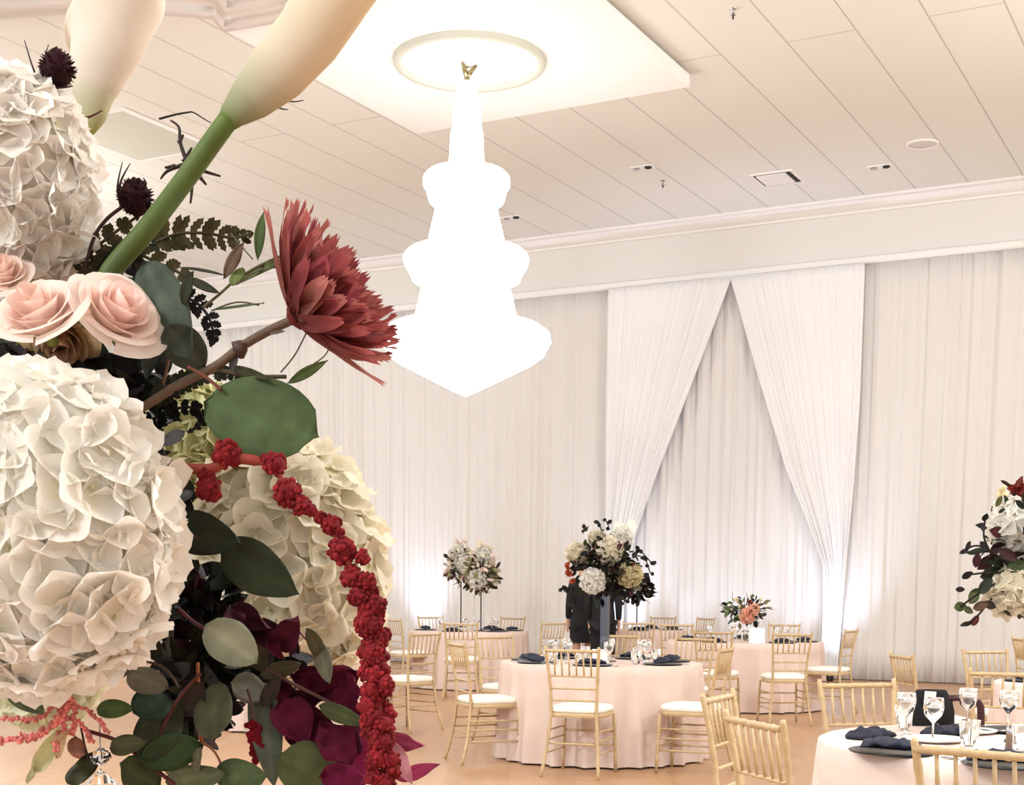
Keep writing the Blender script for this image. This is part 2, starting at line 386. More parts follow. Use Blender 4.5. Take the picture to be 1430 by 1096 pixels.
# ------------------------------------------------------------------ chiavari chairs
def bamboo(b, p0, p1, r, n=8, joints=3):
    p0 = V(p0); p1 = V(p1); pts = []; rr = []
    for i in range(joints+1):
        t0 = i/(joints+1); t1 = (i+1)/(joints+1); e = .012/max((p1-p0).length, .05)
        pts += [p0.lerp(p1, t0+(e if i else 0)), p0.lerp(p1, t1-e)]; rr += [r, r]
        if i < joints: pts.append(p0.lerp(p1, t1)); rr.append(r*1.28)
    b.tube(pts, rr, n)
def make_chair():
    t = thing('chiavari_chair', 'x', 'chair')
    # rear legs run up into the back posts
    BX = lambda z: .185 + (.015 if z < .3 else -.005*(z-.3))
    for s in (-1, 1):
        b = MB(); pts = [(s*.215, -.275, 0), (s*.192, -.225, .2), (s*.170, -.195, .44), (s*.173, -.20, .62), (s*.185, -.225, .78), (s*.199, -.255, .925)]
        full = []; rr = []
        for a, c in zip(pts, pts[1:]):
            for q in range(4): full.append(V(a).lerp(V(c), q/4)); rr.append(.0118 if q != 2 else .0142)
        full.append(V(pts[-1])); rr.append(.0118); full.append(V(pts[-1])+V((0, -.002, .012))); rr.append(.008)
        b.tube(full, rr, 8); b.build('leg', M['gold'], t)
        b = MB(); bamboo(b, (s*.205, .20, 0), (s*.19, .185, .445), .0132, 8, 3); b.build('leg', M['gold'], t)
        for z in (.17, .26, .33):
            b = MB(); bamboo(b, (s*.199, .19, z), (s*.193, -.218, z), .0072, 6, 2); b.build('stretcher', M['gold'], t)
    for z in (.20, .30):
        b = MB(); bamboo(b, (-.197, .192, z), (.197, .192, z), .0072, 6, 3); b.build('stretcher', M['gold'], t)
    for z in (.24,):
        b = MB(); bamboo(b, (-.194, -.218, z), (.194, -.218, z), .0072, 6, 3); b.build('stretcher', M['gold'], t)
    def yb(z): return -.20-(max(0, z-.62))*.18
    b = MB(); bamboo(b, (-.20, yb(.905)-.003, .905), (.20, yb(.905)-.003, .905), .0115, 8, 5); b.build('top_rail', M['gold'], t)
    for z in (.725, .635, .55):
        b = MB(); bamboo(b, (-.176, yb(z), z), (.176, yb(z), z), .0072, 6, 5); b.build('back_rail', M['gold'], t)
    for i in range(6):
        x = -.19+.38*(i+1)/7
        b = MB(); bamboo(b, (x, yb(.725), .725), (x, yb(.905), .905), .0066, 6, 1); b.build('spindle', M['gold'], t)
    def rr(w, d, n=28):   # rounded square
        out = []
        for q in range(n):
            a = 2*pi*q/n; ca, sa = cos(a), sin(a); m = (abs(ca)**5+abs(sa)**5)**(-1/5); out.append((w*ca*m, d*sa*m))
        return out
    ring = rr(.205, .205)
    b = MB(); lv = [(.97, .425), (1.0, .43), (1.0, .455), (.97, .46)]
    b.grid(lambda i, j: (V((ring[j][0]*lv[i][0], ring[j][1]*lv[i][0]-.005, lv[i][1])), (1, 1, 1)), 4, 28, wrapv=True)
    b.f.append(tuple(range(28))[::-1]); b.sm.append(False); b.build('seat_frame', M['gold'], t)
    b = MB(); lv = [(.90, .455), (.97, .462), (1.0, .475), (1.0, .488), (.95, .503), (.8, .510), (.5, .514), (.02, .516)]
    b.grid(lambda i, j: (V((ring[j][0]*lv[i][0], ring[j][1]*lv[i][0]-.003, lv[i][1])), (1, 1, 1)), len(lv), 28, wrapv=True); b.build('seat_cushion', M['cushion'], t)
    return t
chair0 = make_chair(); used = [False]
def chair(px, d, face, label, group=None, foot=False):
    """px, d: column and depth of the back; face: facing in (right, away) of the view, or a world point"""
    p = G(px, d)
    if isinstance(face, V): dv = (face-p); dv.z = 0
    else: dv = RH*face[0] + FH*face[1]
    dv.normalize(); loc = clear(p + dv*.24); rz = atan2(dv.y, dv.x)-pi/2
    if not used[0]:
        used[0] = True; chair0.location = loc; chair0.rotation_euler = (0, 0, rz); chair0['label'] = label
        if group: chair0['group'] = group
        return chair0
    return dup(chair0, loc, rz, label, group)

# tables: centre column, depth, radius
TAB = {'mid': (841, 11.12, .80, 'blush'), 'left': (655, 18.9, .80, 'blush'), 'low': (1042, 15.95, .88, 'blush'), 'far': (888, 20.0, .74, 'blush'),
       'front': (1447, 5.38, .80, 'white_cloth'), 'edge': None, 'side': (425, 13.3, .80, 'blush')}
C = {k_: G(v[0], v[1]) for k_, v in TAB.items() if v}
pe = RH*3.95 + FH*9.0; C['edge'] = V((pe.x, pe.y, 0)); TAB['edge'] = (0, 9.0, .80, 'white_cloth')
tl = {'mid': 'round table in floor-length blush satin cloth at the centre, under the tall bouquet',
      'left': 'round blush-clothed table farther back, holding the two thin-stemmed flower stands',
      'low': 'round blush-clothed table with the low bouquet and white card, before the crossed swags',
      'far': 'round blush-clothed table farthest back, behind the black-dressed people',
      'front': 'nearest round table with white-pink cloth, glasses and navy napkins',
      'edge': 'round white-clothed table behind the nearest table, cut by the photo edge',
      'side': 'round blush-clothed table mostly hidden behind the foreground bouquet'}
ZT = .762
def make_table(key):
    x, d, r, m = TAB[key]; c = C[key]; sd = hash_(key)
    t = thing('round_table', tl[key], 'table', c, 0, 'round banquet tables')
    b = MB(); b.lathe([(0, ZT-.004), (r-.012, ZT-.004), (r-.006, ZT-.02), (r-.012, ZT-.035), (0, ZT-.035)], n=48); b.build('tabletop', M['gold'], t)
    b = MB(); n = 220; rows = 16
    nf = 12
    def fn(i, j):
        th = 2*pi*j/n
        if i < 4: rr = r*(.02, .5, .9, .99)[i]; return V((rr*cos(th), rr*sin(th), ZT)), (1, 1, 1)
        v = (i-4)/(rows-5); z = ZT-.006-(ZT-.02)*v
        ph = th*nf/1 + 2.2*noise.noise(V((cos(th)*1.3, sin(th)*1.3, sd)))
        amp = .085*(v**.7)*(.6+.9*noise.noise(V((cos(th)*2.3, sin(th)*2.3, sd+3))))
        sn = sin(ph); rr = r + .004 + .03*v + amp*((1-abs(sn)**.7*2)*.5+.5*sin(ph*2+1)*.4)
        return V((rr*cos(th), rr*sin(th), max(.006, z))), (1, 1, 1)
    b.grid(fn, rows, n, wrapv=True); b.build('tablecloth', M[m], t)
    return t
def hash_(s): return sum(ord(ch) for ch in s) % 17
for key in TAB: make_table(key)

chairs = [
 # central table
 (None, 'mid', 'chiavari', None)]
def clear(loc):
    for k_, v in TAB.items():
        dd = loc-C[k_]; dd.z = 0; mn = v[2]+.16
        if dd.length < mn: loc = V((C[k_].x, C[k_].y, 0)) + dd.normalized()*mn
    return loc
def ch_feet(mx, my, dx, dy, label, group=None):
    p = V((mx, my, 0)); dv = V((dx, dy, 0)).normalized(); loc = clear(p+dv*.265); rz = atan2(dy, dx)-pi/2
    if not used[0]:
        used[0] = True; chair0.location = loc; chair0.rotation_euler = (0, 0, rz); chair0['label'] = label
        if group: chair0['group'] = group
        return
    dup(chair0, loc, rz, label, group)
GM = 'gold chairs around the central table'
ch_feet(-4.33, 8.88, -.14, .99, 'gold chiavari chair with back to the viewer in front of the central table', GM)
ch_feet(-5.445, 9.325, .66, .75, 'gold chiavari chair drawn out at the near left of central table, ivory cushion visible', GM)
mc = C['mid']
def polar(c, ang, r): return c + V((cos(radians(ang))*r, sin(radians(ang))*r, 0))
chair(1014, 10.15, (-.92, .38), 'gold chiavari chair seen side-on at the right of the central table, ivory cushion showing', GM)
chair(692, 12.35, C['mid'], 'gold chiavari chair just behind the drawn-out one beside the central table', GM)
chair(972, 12.3, C['mid'], 'gold chiavari chair behind the side-on chair at the central table', GM)
chair(867, 12.9, (-.55, -.83), 'gold chiavari chair at the far side of the central table, half hidden by place settings', GM)
GL = 'gold chairs around the table with two thin flower stands'
chair(644, 16.6, C['left'], 'gold chiavari chair with back to viewer before the table with two thin flower stands', GL)
chair(602, 20.0, C['left'], 'pale chiavari chair behind the two-stand table, nearest the bright drape', GL)
chair(714, 19.9, C['left'], 'pale chiavari chair behind the two-stand table, away from the bright drape', GL)
chair(773, 17.2, (-.66, .75), 'gold chiavari chair standing between the two-stand table and the people in black', GL)
chair(552, 18.2, C['left'], 'gold chiavari chair peeking out beside the red hanging amaranthus', GL)
chair(593, 12.95, (-.75, .66), 'gold chiavari chair with ivory cushion nearest the hanging red amaranthus', 'gold chairs of the hidden table')
chair(470, 11.7, C['side'], 'gold chiavari chair glimpsed through gaps of the foreground bouquet', 'gold chairs of the hidden table')
GF = 'gold chairs around the farthest table'
chair(926, 21.0, C['far'], 'pale chiavari chair against the drapes behind the farthest table', GF)
chair(986, 20.7, C['far'], 'pale chiavari chair against the drapes between farthest table and low bouquet', GF)
chair(893, 17.6, C['far'], 'gold chiavari chair with back to viewer before the farthest table', GF)
chair(946, 16.9, C['far'], 'gold chiavari chair between the farthest table and the low-bouquet table', GF)
GR = 'gold chairs around the low-bouquet table'
chair(1108, 13.75, (-.10, 1), 'gold chiavari chair with back to viewer at the low-bouquet table', GR)
chair(1186, 15.2, (-.84, .54), 'gold chiavari chair seen edge-on at the end of the low-bouquet table', GR)
chair(1096, 17.4, C['low'], 'pale chiavari chair behind the low-bouquet table beside the white card', GR)
chair(998, 14.2, C['low'], 'gold chiavari chair at the low-bouquet table, just behind the side-on chair', GR)
GN = 'gold chairs around the nearest table'
chair(1387, 3.80, (.62, .79), 'nearest gold chiavari chair, large in the bottom corner before the glasses', GN)
chair(1063, 4.6, (.95, .31), 'gold chiavari chair cut by the bottom edge, beside the nearest table', GN)
chair(1024, 5.65, (.90, -.44), 'gold chiavari chair just behind the one cut by the bottom edge', GN)
chair(1214, 6.45, (.30, -.95), 'gold chiavari chair across the nearest table, beyond the navy napkin', GN)
GE = 'gold chairs around the table at the photo edge'
chair(1265, 9.35, (.98, .10), 'gold chiavari chair seen edge-on in front of the plain drape', GE)
chair(1381, 10.2, (.35, -.93), 'gold chiavari chair standing below the cropped tall bouquet, farther back', GE)
chair(1414, 7.5, (.35, .94), 'gold chiavari chair with back to viewer below the cropped tall bouquet, closer', GE)
chair(1427, 13.0, (1, -.1), 'gold chiavari chair edge-on at the very photo edge, highest of those below the bouquet', GE)

# ------------------------------------------------------------------ table settings
def lathe_obj(name, prof, m, parent=None, n=24, loc=None):
    b = MB(); b.lathe(prof, n=n); o = b.build(name, m, parent)
    if loc is not None: o.location = loc
    return o
def proto_once(fn):
    st = {}
    def g(loc, rz, label, group):
        if 'o' not in st: st['o'] = fn(); o = st['o']; o.location = loc; o.rotation_euler = (0, 0, rz); o['label'] = label; o['group'] = group; return o
        return dup(st['o'], loc, rz, label, group)
    return g
@proto_once
def charger():
    return tag(lathe_obj('charger_plate', [(0, .004), (.10, .004), (.105, .006), (.150, .014), (.155, .012), (.150, .006), (.10, 0), (0, 0)], M['charger'], n=40), 'x', 'plate')
@proto_once
def dinner_plate():
    return tag(lathe_obj('dinner_plate', [(0, .006), (.07, .006), (.075, .008), (.115, .018), (.118, .016), (.11, .010), (.07, 0), (0, 0)], M['china'], n=36), 'x', 'plate')
@proto_once
def goblet():
    return tag(lathe_obj('wine_glass', [(0, .003), (.034, .002), (.035, .004), (.006, .010), (.004, .03), (.004, .075), (.012, .085), (.032, .105), (.040, .135), (.036, .175), (.0345, .175), (.038, .135), (.030, .108), (.008, .090), (0, .088)], M['glass'], n=24), 'x', 'glass')
@proto_once
def tumbler():
    return tag(lathe_obj('water_glass', [(0, 0), (.030, 0), (.033, .01), (.040, .105), (.038, .105), (.031, .014), (0, .012)], M['glass'], n=24), 'x', 'glass')
def napkin_mesh(seed, L_, W_, H_):
    b = MB(); nu, nv = 26, 18
    def fn(i, j):
        a = 2*pi*j/nv; u = i/(nu-1)
        w_ = W_*(.35+.75*sin(pi*min(1, u*.92+.06))**.7); h_ = H_*(.45+.7*sin(pi*u)**.6 + .35*noise.noise(V((u*5, seed, a*.5))))
        ca, sa = cos(a), sin(a); x = (u-.5)*L_ + .012*noise.noise(V((u*6, a, seed)))
        y = w_*ca*(1+.25*noise.noise(V((u*7, ca*2, seed+sa)))) + .02*sin(u*5+seed)
        z = max(0, h_*(.5+.5*sa)*(1+.35*noise.noise(V((u*9, ca*3, seed+2)))))
        if i in (0, nu-1): y *= .12; z *= .3
        return V((x, y, z+.001)), (1, 1, 1)
    b.grid(fn, nu, nv, wrapv=True); return b
napk = []
def napkin(loc, rz, label, group, v=0):
    while len(napk) <= v: napk.append(None)
    if napk[v] is None:
        napk[v] = napkin_mesh(v*3+1, .22, .065, .035).build('folded_napkin', M['navy']); o = napk[v]; tag(o, label, 'napkin', group); o.location = loc; o.rotation_euler = (0, 0, rz); return o
    return dup(napk[v], loc, rz, label, group)
def fork():
    t = thing('fork', 'x', 'cutlery'); b = MB(); b.tube([(0, -.09, .004), (0, 0, .006), (0, .04, .005)], [.005, .0025, .003], 6)
    b.box((-.011, .04, .003), (.011, .058, .006))
    for s in range(4): b.box((-.011+s*.0063, .058, .003), (-.008+s*.0063, .095, .006))
    b.build('prongs_and_handle', M['silver'], t); return t
forkp = proto_once(fork)
names = {'mid': 'the central table', 'left': 'the twin-stand table', 'low': 'the low-bouquet table', 'far': 'the farthest table', 'front': 'the nearest table', 'edge': 'the photo-edge table'}
def where(c, p):     # describes the seat as seen in the photo
    d = p-c; r_ = d.dot(RH); f_ = d.dot(FH)
    a = ('near' if f_ < -.25 else 'far' if f_ > .25 else 'middle'); s_ = ('left' if r_ < -.2 else 'right' if r_ > .2 else 'centre')
    return a, s_
def settings(key, angs, glasses=True, full=True):
    c = C[key]; r = TAB[key][2]-.21
    seen = {}
    for i, an in enumerate(angs):
        a = radians(an); dv = RH*cos(a)+FH*sin(a); p = c+dv*r; p.z = ZT; rz = atan2(dv.y, dv.x)
        fr, sd = where(c, p); pos = f'{fr} {sd} edge' if sd != 'centre' else f'{fr} edge'
        seen[pos] = seen.get(pos, 0)+1
        if seen[pos] > 1: pos += ' (second)'
        g = names[key]
        charger(p, 0, f'dark round charger plate on {g}, {pos}', f'charger plates on {g}')
        napkin(p+V((0, 0, .0145)), rz+pi/2+.3*sin(i*3), f'navy napkin folded on a charger of {g}, {pos}', f'napkins on {g}', i % 3)
        if glasses:
            q = c+dv*(r-.22)+V((-dv.y, dv.x, 0))*.10; q.z = ZT+.0005
            goblet(q, 0, f'clear stemmed glass on {g}, {pos}', f'stemmed glasses on {g}')
        if full:
            q = c+dv*(r-.17)+V((-dv.y, dv.x, 0))*-.12; q.z = ZT+.0005
            tumbler(q, 0, f'clear straight water glass on {g}, {pos}', f'water glasses on {g}')
            q = c+dv*(r+.02)+V((-dv.y, dv.x, 0))*.19; q.z = ZT+.0005
            forkp(q, rz-pi/2, f'silver fork on {g}, {pos}', f'forks on {g}')
settings('mid', [-100, -40, 12, 60, 120, 165, 208], True, True)
settings('left', [-110, -50, 0, 60, 180], True, False)
settings('low', [-130, -62, -15, 80, 190], True, False)
settings('far', [-90, 0, 60, 180], False, False)
settings('edge', [-100, -150, 160], True, False)

# nearest table, item by item from the photo
def ontop(px, py, z=ZT): p = onz(px, py, z); return V((p.x, p.y, z+.0005))
GFN = 'on the nearest table'
charger(ontop(1245, 1052), 0, 'dark navy charger plate at the near left edge of nearest table', 'charger plates on the nearest table')
charger(ontop(1408, 1071), 0, 'dark charger plate behind the big bottom-corner chair rail', 'charger plates on the nearest table')
charger(ontop(1418, 1022), 0, 'dark charger plate beside the pepper mill on the nearest table', 'charger plates on the nearest table')
q = ontop(1245, 1052); q.z += .0145
napkin(q, radians(10), 'royal navy napkin lying on the charger at the nearest table edge', 'napkins on the nearest table', 0)
napkin(ontop(1215, 1031), radians(48), 'dark navy napkin lying on the cloth nearest the left rim of nearest table', 'napkins on the nearest table', 1)
q = ontop(1398, 1070); q.z += .0145
napkin(q, radians(20), 'dark navy napkin behind the bottom-corner chair spindles', 'napkins on the nearest table', 2)
napkin(ontop(1322, 1027), radians(30), 'black napkin between the goblet and the straight water glass', 'napkins on the nearest table', 1)
dinner_plate(ontop(1305, 1036), 0, 'white china plate just before the goblet on nearest table', 'white plates on the nearest table')
dinner_plate(ontop(1352, 1024), 0, 'white china plate behind the straight water glass', 'white plates on the nearest table')
goblet(ontop(1302, 1037), 0, 'tall stemmed goblet before the black handbag on nearest table', 'stemmed glasses on nearest table')
goblet(ontop(1264, 1027), 0, 'stemmed glass left of the tall goblet, beside the navy napkin', 'stemmed glasses on nearest table')
goblet(ontop(1407, 1022), 0, 'stemmed glass beyond the pepper mill', 'stemmed glasses on nearest table')
goblet(ontop(1350, 1018), 0, 'stemmed glass behind the straight water glass', 'stemmed glasses on nearest table')
tumbler(ontop(1353, 1044), 0, 'straight water glass right of the goblet on the nearest table', 'water glasses on nearest table')
tumbler(ontop(1262, 1020), 0, 'straight water glass behind the navy napkin near the left rim', 'water glasses on nearest table')
tumbler(ontop(1427, 1052), 0, 'straight water glass beside the pepper mill at the photo edge', 'water glasses on nearest table')
forkp(ontop(1290, 1048), radians(60), 'silver fork beside the navy charger on the nearest table', 'forks on the nearest table')
forkp(ontop(1340, 1063), radians(50), 'silver fork lying between the two near chargers', 'forks on the nearest table')
p = ontop(1411, 1048)
t = thing('pepper_mill', 'small brown pepper mill with pale cap on the nearest table', 'pepper mill', p)
lathe_obj('body', [(0, 0), (.02, 0), (.021, .005), (.018, .03), (.019, .06), (.017, .066), (0, .066)], M['pepper'], t, 16)
lathe_obj('cap', [(.017, .066), (.018, .075), (.012, .085), (0, .087)], M['silver'], t, 16)
# handbag
p = ontop(1299, 1013); rz = YAW
t = thing('handbag', 'black handbag with maroon side strap standing on the nearest table', 'handbag', p, rz)
b = MB(); prof = [(.100, .032, 0), (.105, .036, .01), (.103, .036, .06), (.09, .030, .11), (.068, .020, .15), (.062, .012, .158), (.0, .0, .160)]
nn = 28
def bag(i, j):
    a = 2*pi*j/nn; ca, sa = cos(a), sin(a); m_ = (abs(ca)**4+abs(sa)**4)**-.25
    return V((prof[i][0]*ca*m_+.01*noise.noise(V((ca*2, sa*2, i))), prof[i][1]*sa*m_, prof[i][2])), (1, 1, 1)
b.grid(bag, len(prof), nn, wrapv=True); b.f.append(tuple(range(nn))[::-1]); b.sm.append(False); b.build('body', M['blackcloth'], t)
b = MB()
for yy in (-.012, .012):
    b.tube([(.06, yy, .12), (.11, yy, .122), (.17, yy, .118), (.205, yy, .108), (.218, yy, .085), (.222, yy, .04), (.222, yy, .004)], .013, 8)
b.build('strap', M['maroon'], t)
b = MB(); b.box((-.050, -.044, .105), (.0, -.041, .152), M=Matrix.Rotation(radians(3), 4, 'Y')); b.build('white_tag', M['card'], t)['label'] = 'small white tag'

# ------------------------------------------------------------------ plant builders (all in world space)
def leaf(b, base, tip, width, nrm, col, bend=.12, a=.9, e=.75, nu=9, nv=5, serr=0, col2=None, cup=.12, ruf=.035):
    base = V(base); tip = V(tip); ax_ = tip-base; L_ = ax_.length
    if L_ < 1e-6: return
    ax_ /= L_; nrm = (nrm - ax_*nrm.dot(ax_))
    if nrm.length < 1e-4: nrm = ax_.orthogonal()
    nrm.normalize(); sd = ax_.cross(nrm)
    def fn(i, j):
        t_ = i/(nu-1); s_ = 2*j/(nv-1)-1
        wd = .5*width*max(0.0, sin(pi*t_**a))**e
        if serr and i % 2 and 0 < i < nu-1: wd *= 1-serr
        z = -bend*L_*(t_-.4)**2*1.2 + cup*width*s_*s_*.6 + ruf*width*noise.noise(V((t_*4+base.x*90, s_*2, base.z*70)))*2*(.3+abs(s_))
        c = col
        if col2: c = tuple(col[q]*(1-t_)+col2[q]*t_ for q in range(3))
        if j == nv//2 and not col2: c = tuple(min(1, q*1.25) for q in c)
        return base + ax_*(L_*t_) + sd*(wd*s_) + nrm*z, c
    b.grid(fn, nu, nv)
def rnd(): 
    while True:
        v = V((random.uniform(-1, 1), random.uniform(-1, 1), random.uniform(-1, 1)))
        if .1 < v.length < 1: return v.normalized()
def jc(c, j=.08): k_ = 1+random.uniform(-j, j); return tuple(max(0, min(1, q*k_)) for q in c)
def hydrangea(name, cen, rad, petal, label, n=150, tint=(232, 228, 215), core=(190, 190, 140), group=None, parent=None, back=.35, org=None, cup=.2, res=6):
    """a mophead: many four-petalled florets on a rounded head"""
    b = MB(); cen = V(cen); rx, ry, rz_ = rad
    tc_, cc_ = lin(tint), lin(core)
    b.ball(cen, tuple(q*.86 for q in rad), 12, 18, cc_, .1)
    gold = pi*(3-sqrt(5))
    for i in range(n):
        y = 1-2*(i+.5)/n; r_ = sqrt(1-y*y); th = i*gold
        d = V((cos(th)*r_, sin(th)*r_, y)) + rnd()*.10; d.normalize()
        if d.dot(-F) < -back: continue
        c = cen + V((d.x*rx, d.y*ry, d.z*rz_))*random.uniform(.93, 1.05)
        n_ = (d + rnd()*.22).normalized(); a_ = n_.orthogonal().normalized(); a_ = Matrix.Rotation(random.uniform(0, 2*pi), 3, n_) @ a_
        cl = jc(tc_, .05); gr = random.random()
        inner = tuple(cl[q]*.35+cc_[q]*.65 for q in range(3)) if gr < .6 else tuple(cl[q]*.6+cc_[q]*.4 for q in range(3))
        for q in range(4):
            dv = Matrix.Rotation(q*pi/2+random.uniform(-.12, .12), 3, n_) @ a_
            sd = n_.cross(dv); s = petal*random.uniform(.85, 1.12); up = random.uniform(.0, .35)
            def fn(u, v_, dv=dv, sd=sd, s=s, up=up):
                t_ = u/(res-1); w_ = 2*v_/(res-1)-1
                wd = s*.56*(sin(pi*min(.93, t_*.86+.07))**.62)
                h = s*(up*t_*t_ + cup*w_*w_*t_*.7) + s*.06*noise.noise(c*30+dv*t_*2+sd*w_)
                return c + dv*(s*t_*(1-.08*w_*w_)) + sd*(wd*w_) + n_*h, (tuple(inner[k_]*(1-min(1, t_*1.7))+cl[k_]*min(1, t_*1.7) for k_ in range(3)))
            b.grid(fn, res, res)
        if petal > .012: b.ball(c+n_*petal*.06, petal*.07, 4, 5, cc_)
    o = b.build(name, M['petal'], parent, org if org is not None else (cen if parent is None else None))
    if label and parent is None: tag(o, label, 'flower', group)
    return o
def rose(cen, r, axis, col, col_in, label, sep=(120, 130, 70)):
    cen = V(cen); axis = axis.normalized(); a_ = axis.orthogonal().normalized(); b_ = axis.cross(a_)
    t = thing('rose', label, 'rose', cen, 0, 'blush spray roses')
    b = MB(); n = 16
    for i in range(n):
        f = i/(n-1); th = i*2.4; rad = r*(.16+.70*f**.9); hgt = r*(1.02-.50*f); tilt = .05+.62*f**1.6; span = 1.5-.35*f
        cl = tuple(col_in[q]*(1-f)+col[q]*f for q in range(3)); cl = jc(cl, .04)
        nu, nv = 8, 11
        def fn(u, v_):
            t_ = u/(nu-1); s_ = 2*v_/(nv-1)-1; an = th+s_*span
            prof = sin(min(1, t_*1.25)*pi/2)
            rr = rad*(.30+.70*prof) + tilt*r*.55*t_*t_*(1-.30*s_*s_)
            h = -r*.62 + (hgt+r*.22)*t_*(1-.20*s_*s_*t_) - (r*.24*max(0, t_-.72)/.28*f)
            rr += (r*.13*max(0, t_-.78)/.22*f)
            w = noise.noise(V((an*1.6, t_*2, i*3.7)))*r*.05
            return cen + (a_*cos(an)+b_*sin(an))*(rr+w) + axis*(h+w), cl
        b.grid(fn, nu, nv)
    o = b.build('petals', M['petal'], t, cen)
    b = MB()
    for q in range(5):
        an = q*2*pi/5; d = a_*cos(an)+b_*sin(an)
        leaf(b, cen-axis*r*.66, cen-axis*r*.5+d*r*.85, r*.28, axis, lin(sep), .2)
    b.tube([cen-axis*r*.6, cen-axis*r*1.0], r*.12, 8, lin(sep)); b.build('sepals', M['leaf'], t, cen)
    return t
def calla(pts, rads, col, green, label, lip=None, flat=.8, stem=None, stemr=None, open_=.35):
    """spathe as a rolled trumpet along pts (last point = mouth)"""
    o0 = V(pts[0]); t = thing('calla_lily', label, 'calla lily', o0, 0, 'calla lilies')
    b = MB(); n = 40; m = len(pts); pts = [V(p_) for p_ in pts]
    # resample
    P_ = []; Rr = []
    for i in range(m-1):
        for q in range(5):
            s = q/5; P_.append(pts[i].lerp(pts[i+1], s)); Rr.append(rads[i]*(1-s)+rads[i+1]*s)
    P_.append(pts[-1]); Rr.append(rads[-1]); m2 = len(P_)
    def fr(i):
        d = (P_[min(i+1, m2-1)]-P_[max(i-1, 0)]).normalized(); s_ = d.cross(F).normalized(); return d, s_, s_.cross(d).normalized()
    def fn(i, j):
        d, s_, w_ = fr(i); f = i/(m2-1); an = pi*.5+2*pi*j/(n-1)*(1.0+.10)
        rr = Rr[i]*(1+.10*(j/(n-1)-.5)*(1 if f > .1 else 0))
        fl = max(0, (f-.72)/.28)
        rr *= 1+.30*fl*fl*(.5+.5*cos(an+2.4)); off = d*(Rr[i]*.9*fl*fl*cos(an+2.4))
        g = max(0, 1-f*2.1); cl = tuple(green[q]*g+col[q]*(1-g) for q in range(3))
        return P_[i] + s_*cos(an)*rr + w_*sin(an)*rr*flat + off, cl
    b.grid(fn, m2, n)
    o = b.build('spathe', M['petal'], t, o0)
    sd = o.modifiers.new('s', 'SOLIDIFY'); sd.thickness = .0008; sd.offset = 0
    b = MB(); b.tube([P_[int(m2*.3)], P_[int(m2*.75)]], [Rr[0]*.35, Rr[0]*.3], 8, lin((225, 190, 90))); b.build('spadix', M['stem'], t, o0)
    if stem:
        b = MB(); ng = len(stem); b.tube([V(p_) for p_ in stem], stemr, 16, [tuple(green[q]*(.30+.24*i/(ng-1))*(.95, 1, .85)[q] for q in range(3)) for i in range(ng)]); b.build('stem', M['stem'], t, o0)
    return t
def S(px, d): return px*d/FPX        # pixels to metres at depth d
def smooth(pts, n=5):
    out = []
    for i in range(len(pts)-1):
        p0 = pts[max(i-1, 0)]; p1 = pts[i]; p2 = pts[i+1]; p3 = pts[min(i+2, len(pts)-1)]
        for q in range(n):
            t_ = q/n
            out.append(tuple(.5*((2*p1[k_])+(-p0[k_]+p2[k_])*t_+(2*p0[k_]-5*p1[k_]+4*p2[k_]-p3[k_])*t_*t_+(-p0[k_]+3*p1[k_]-3*p2[k_]+p3[k_])*t_**3) for k_ in range(len(p1))))
    out.append(tuple(pts[-1])); return out
def curve(pts, d):   # pixel polyline (x, y[, depth]) to smooth world polyline
    return [P(p_[0], p_[1], p_[2] if len(p_) > 2 else d) for p_ in smooth([(q[0], q[1], q[2] if len(q) > 2 else d) for q in pts], 5)]
def blob(b, c, r, col, n=26):
    b.ball(c, r*.82, 6, 8, tuple(q*.8 for q in col))
    for i in range(n):
        d = rnd(); b.ball(c+d*r*.82, r*random.uniform(.16, .27), 4, 6, jc(col, .3))

# ------------------------------------------------------------------ foreground bouquet
GB = 'white hydrangeas of the foreground bouquet'
d = 1.02
hydrangea('hydrangea', P(24, 256, d), (S(88, d), S(100, d), S(140, d)), S(44, d), 'tall white hydrangea head at the top left of the foreground bouquet', 210, (248, 242, 236), (226, 218, 184), GB)
d = .90
hydrangea('hydrangea', P(52, 742, d), (S(190, d), S(150, d), S(208, d)), S(56, d), 'biggest white hydrangea head, lower left, touching the photo edge', 340, (250, 245, 238), (228, 220, 180), GB)
d = 1.18
hydrangea('hydrangea', P(395, 800, d), (S(132, d), S(120, d), S(168, d)), S(42, d), 'cream hydrangea head behind the hanging red amaranthus', 300, (244, 237, 220), (218, 210, 160), GB)
d = 1.25
hydrangea('hydrangea', P(268, 612, d), (S(66, d), S(60, d), S(72, d)), S(34, d), 'small greenish-cream hydrangea head left of the round eucalyptus leaf', 110, (214, 210, 168), (170, 176, 96), GB)
d = 1.16
hydrangea('hydrangea', P(60, 952, d), (S(66, d), S(60, d), S(52, d)), S(34, d), 'pale green-white hydrangea cluster under the biggest head, above pink tassels', 90, (226, 224, 196), (176, 190, 110), GB)
UPF = -F
ROT = lambda x, y, z=1.0: (R*x + U*y - F*z).normalized()
rose(P(52, 430, .93), S(60, .93), ROT(-.15, .6, .75), lin((252, 236, 228)), lin((246, 214, 202)), 'blush pink rose nearest the photo edge')
rose(P(166, 430, .95), S(60, .95), ROT(.6, .45, .6), lin((252, 238, 230)), lin((248, 216, 206)), 'blush pink rose beside the thick green calla stem')
rose(P(84, 478, .99), S(46, .99), ROT(.1, -.75, .5), lin((196, 172, 134)), lin((190, 150, 120)), 'faded beige rose tucked below the two blush roses')
rose(P(2, 378, .98), S(38, .98), ROT(.1, .5, .7), lin((250, 230, 220)), lin((244, 212, 198)), 'small blush rosebud peeping above the edge rose')
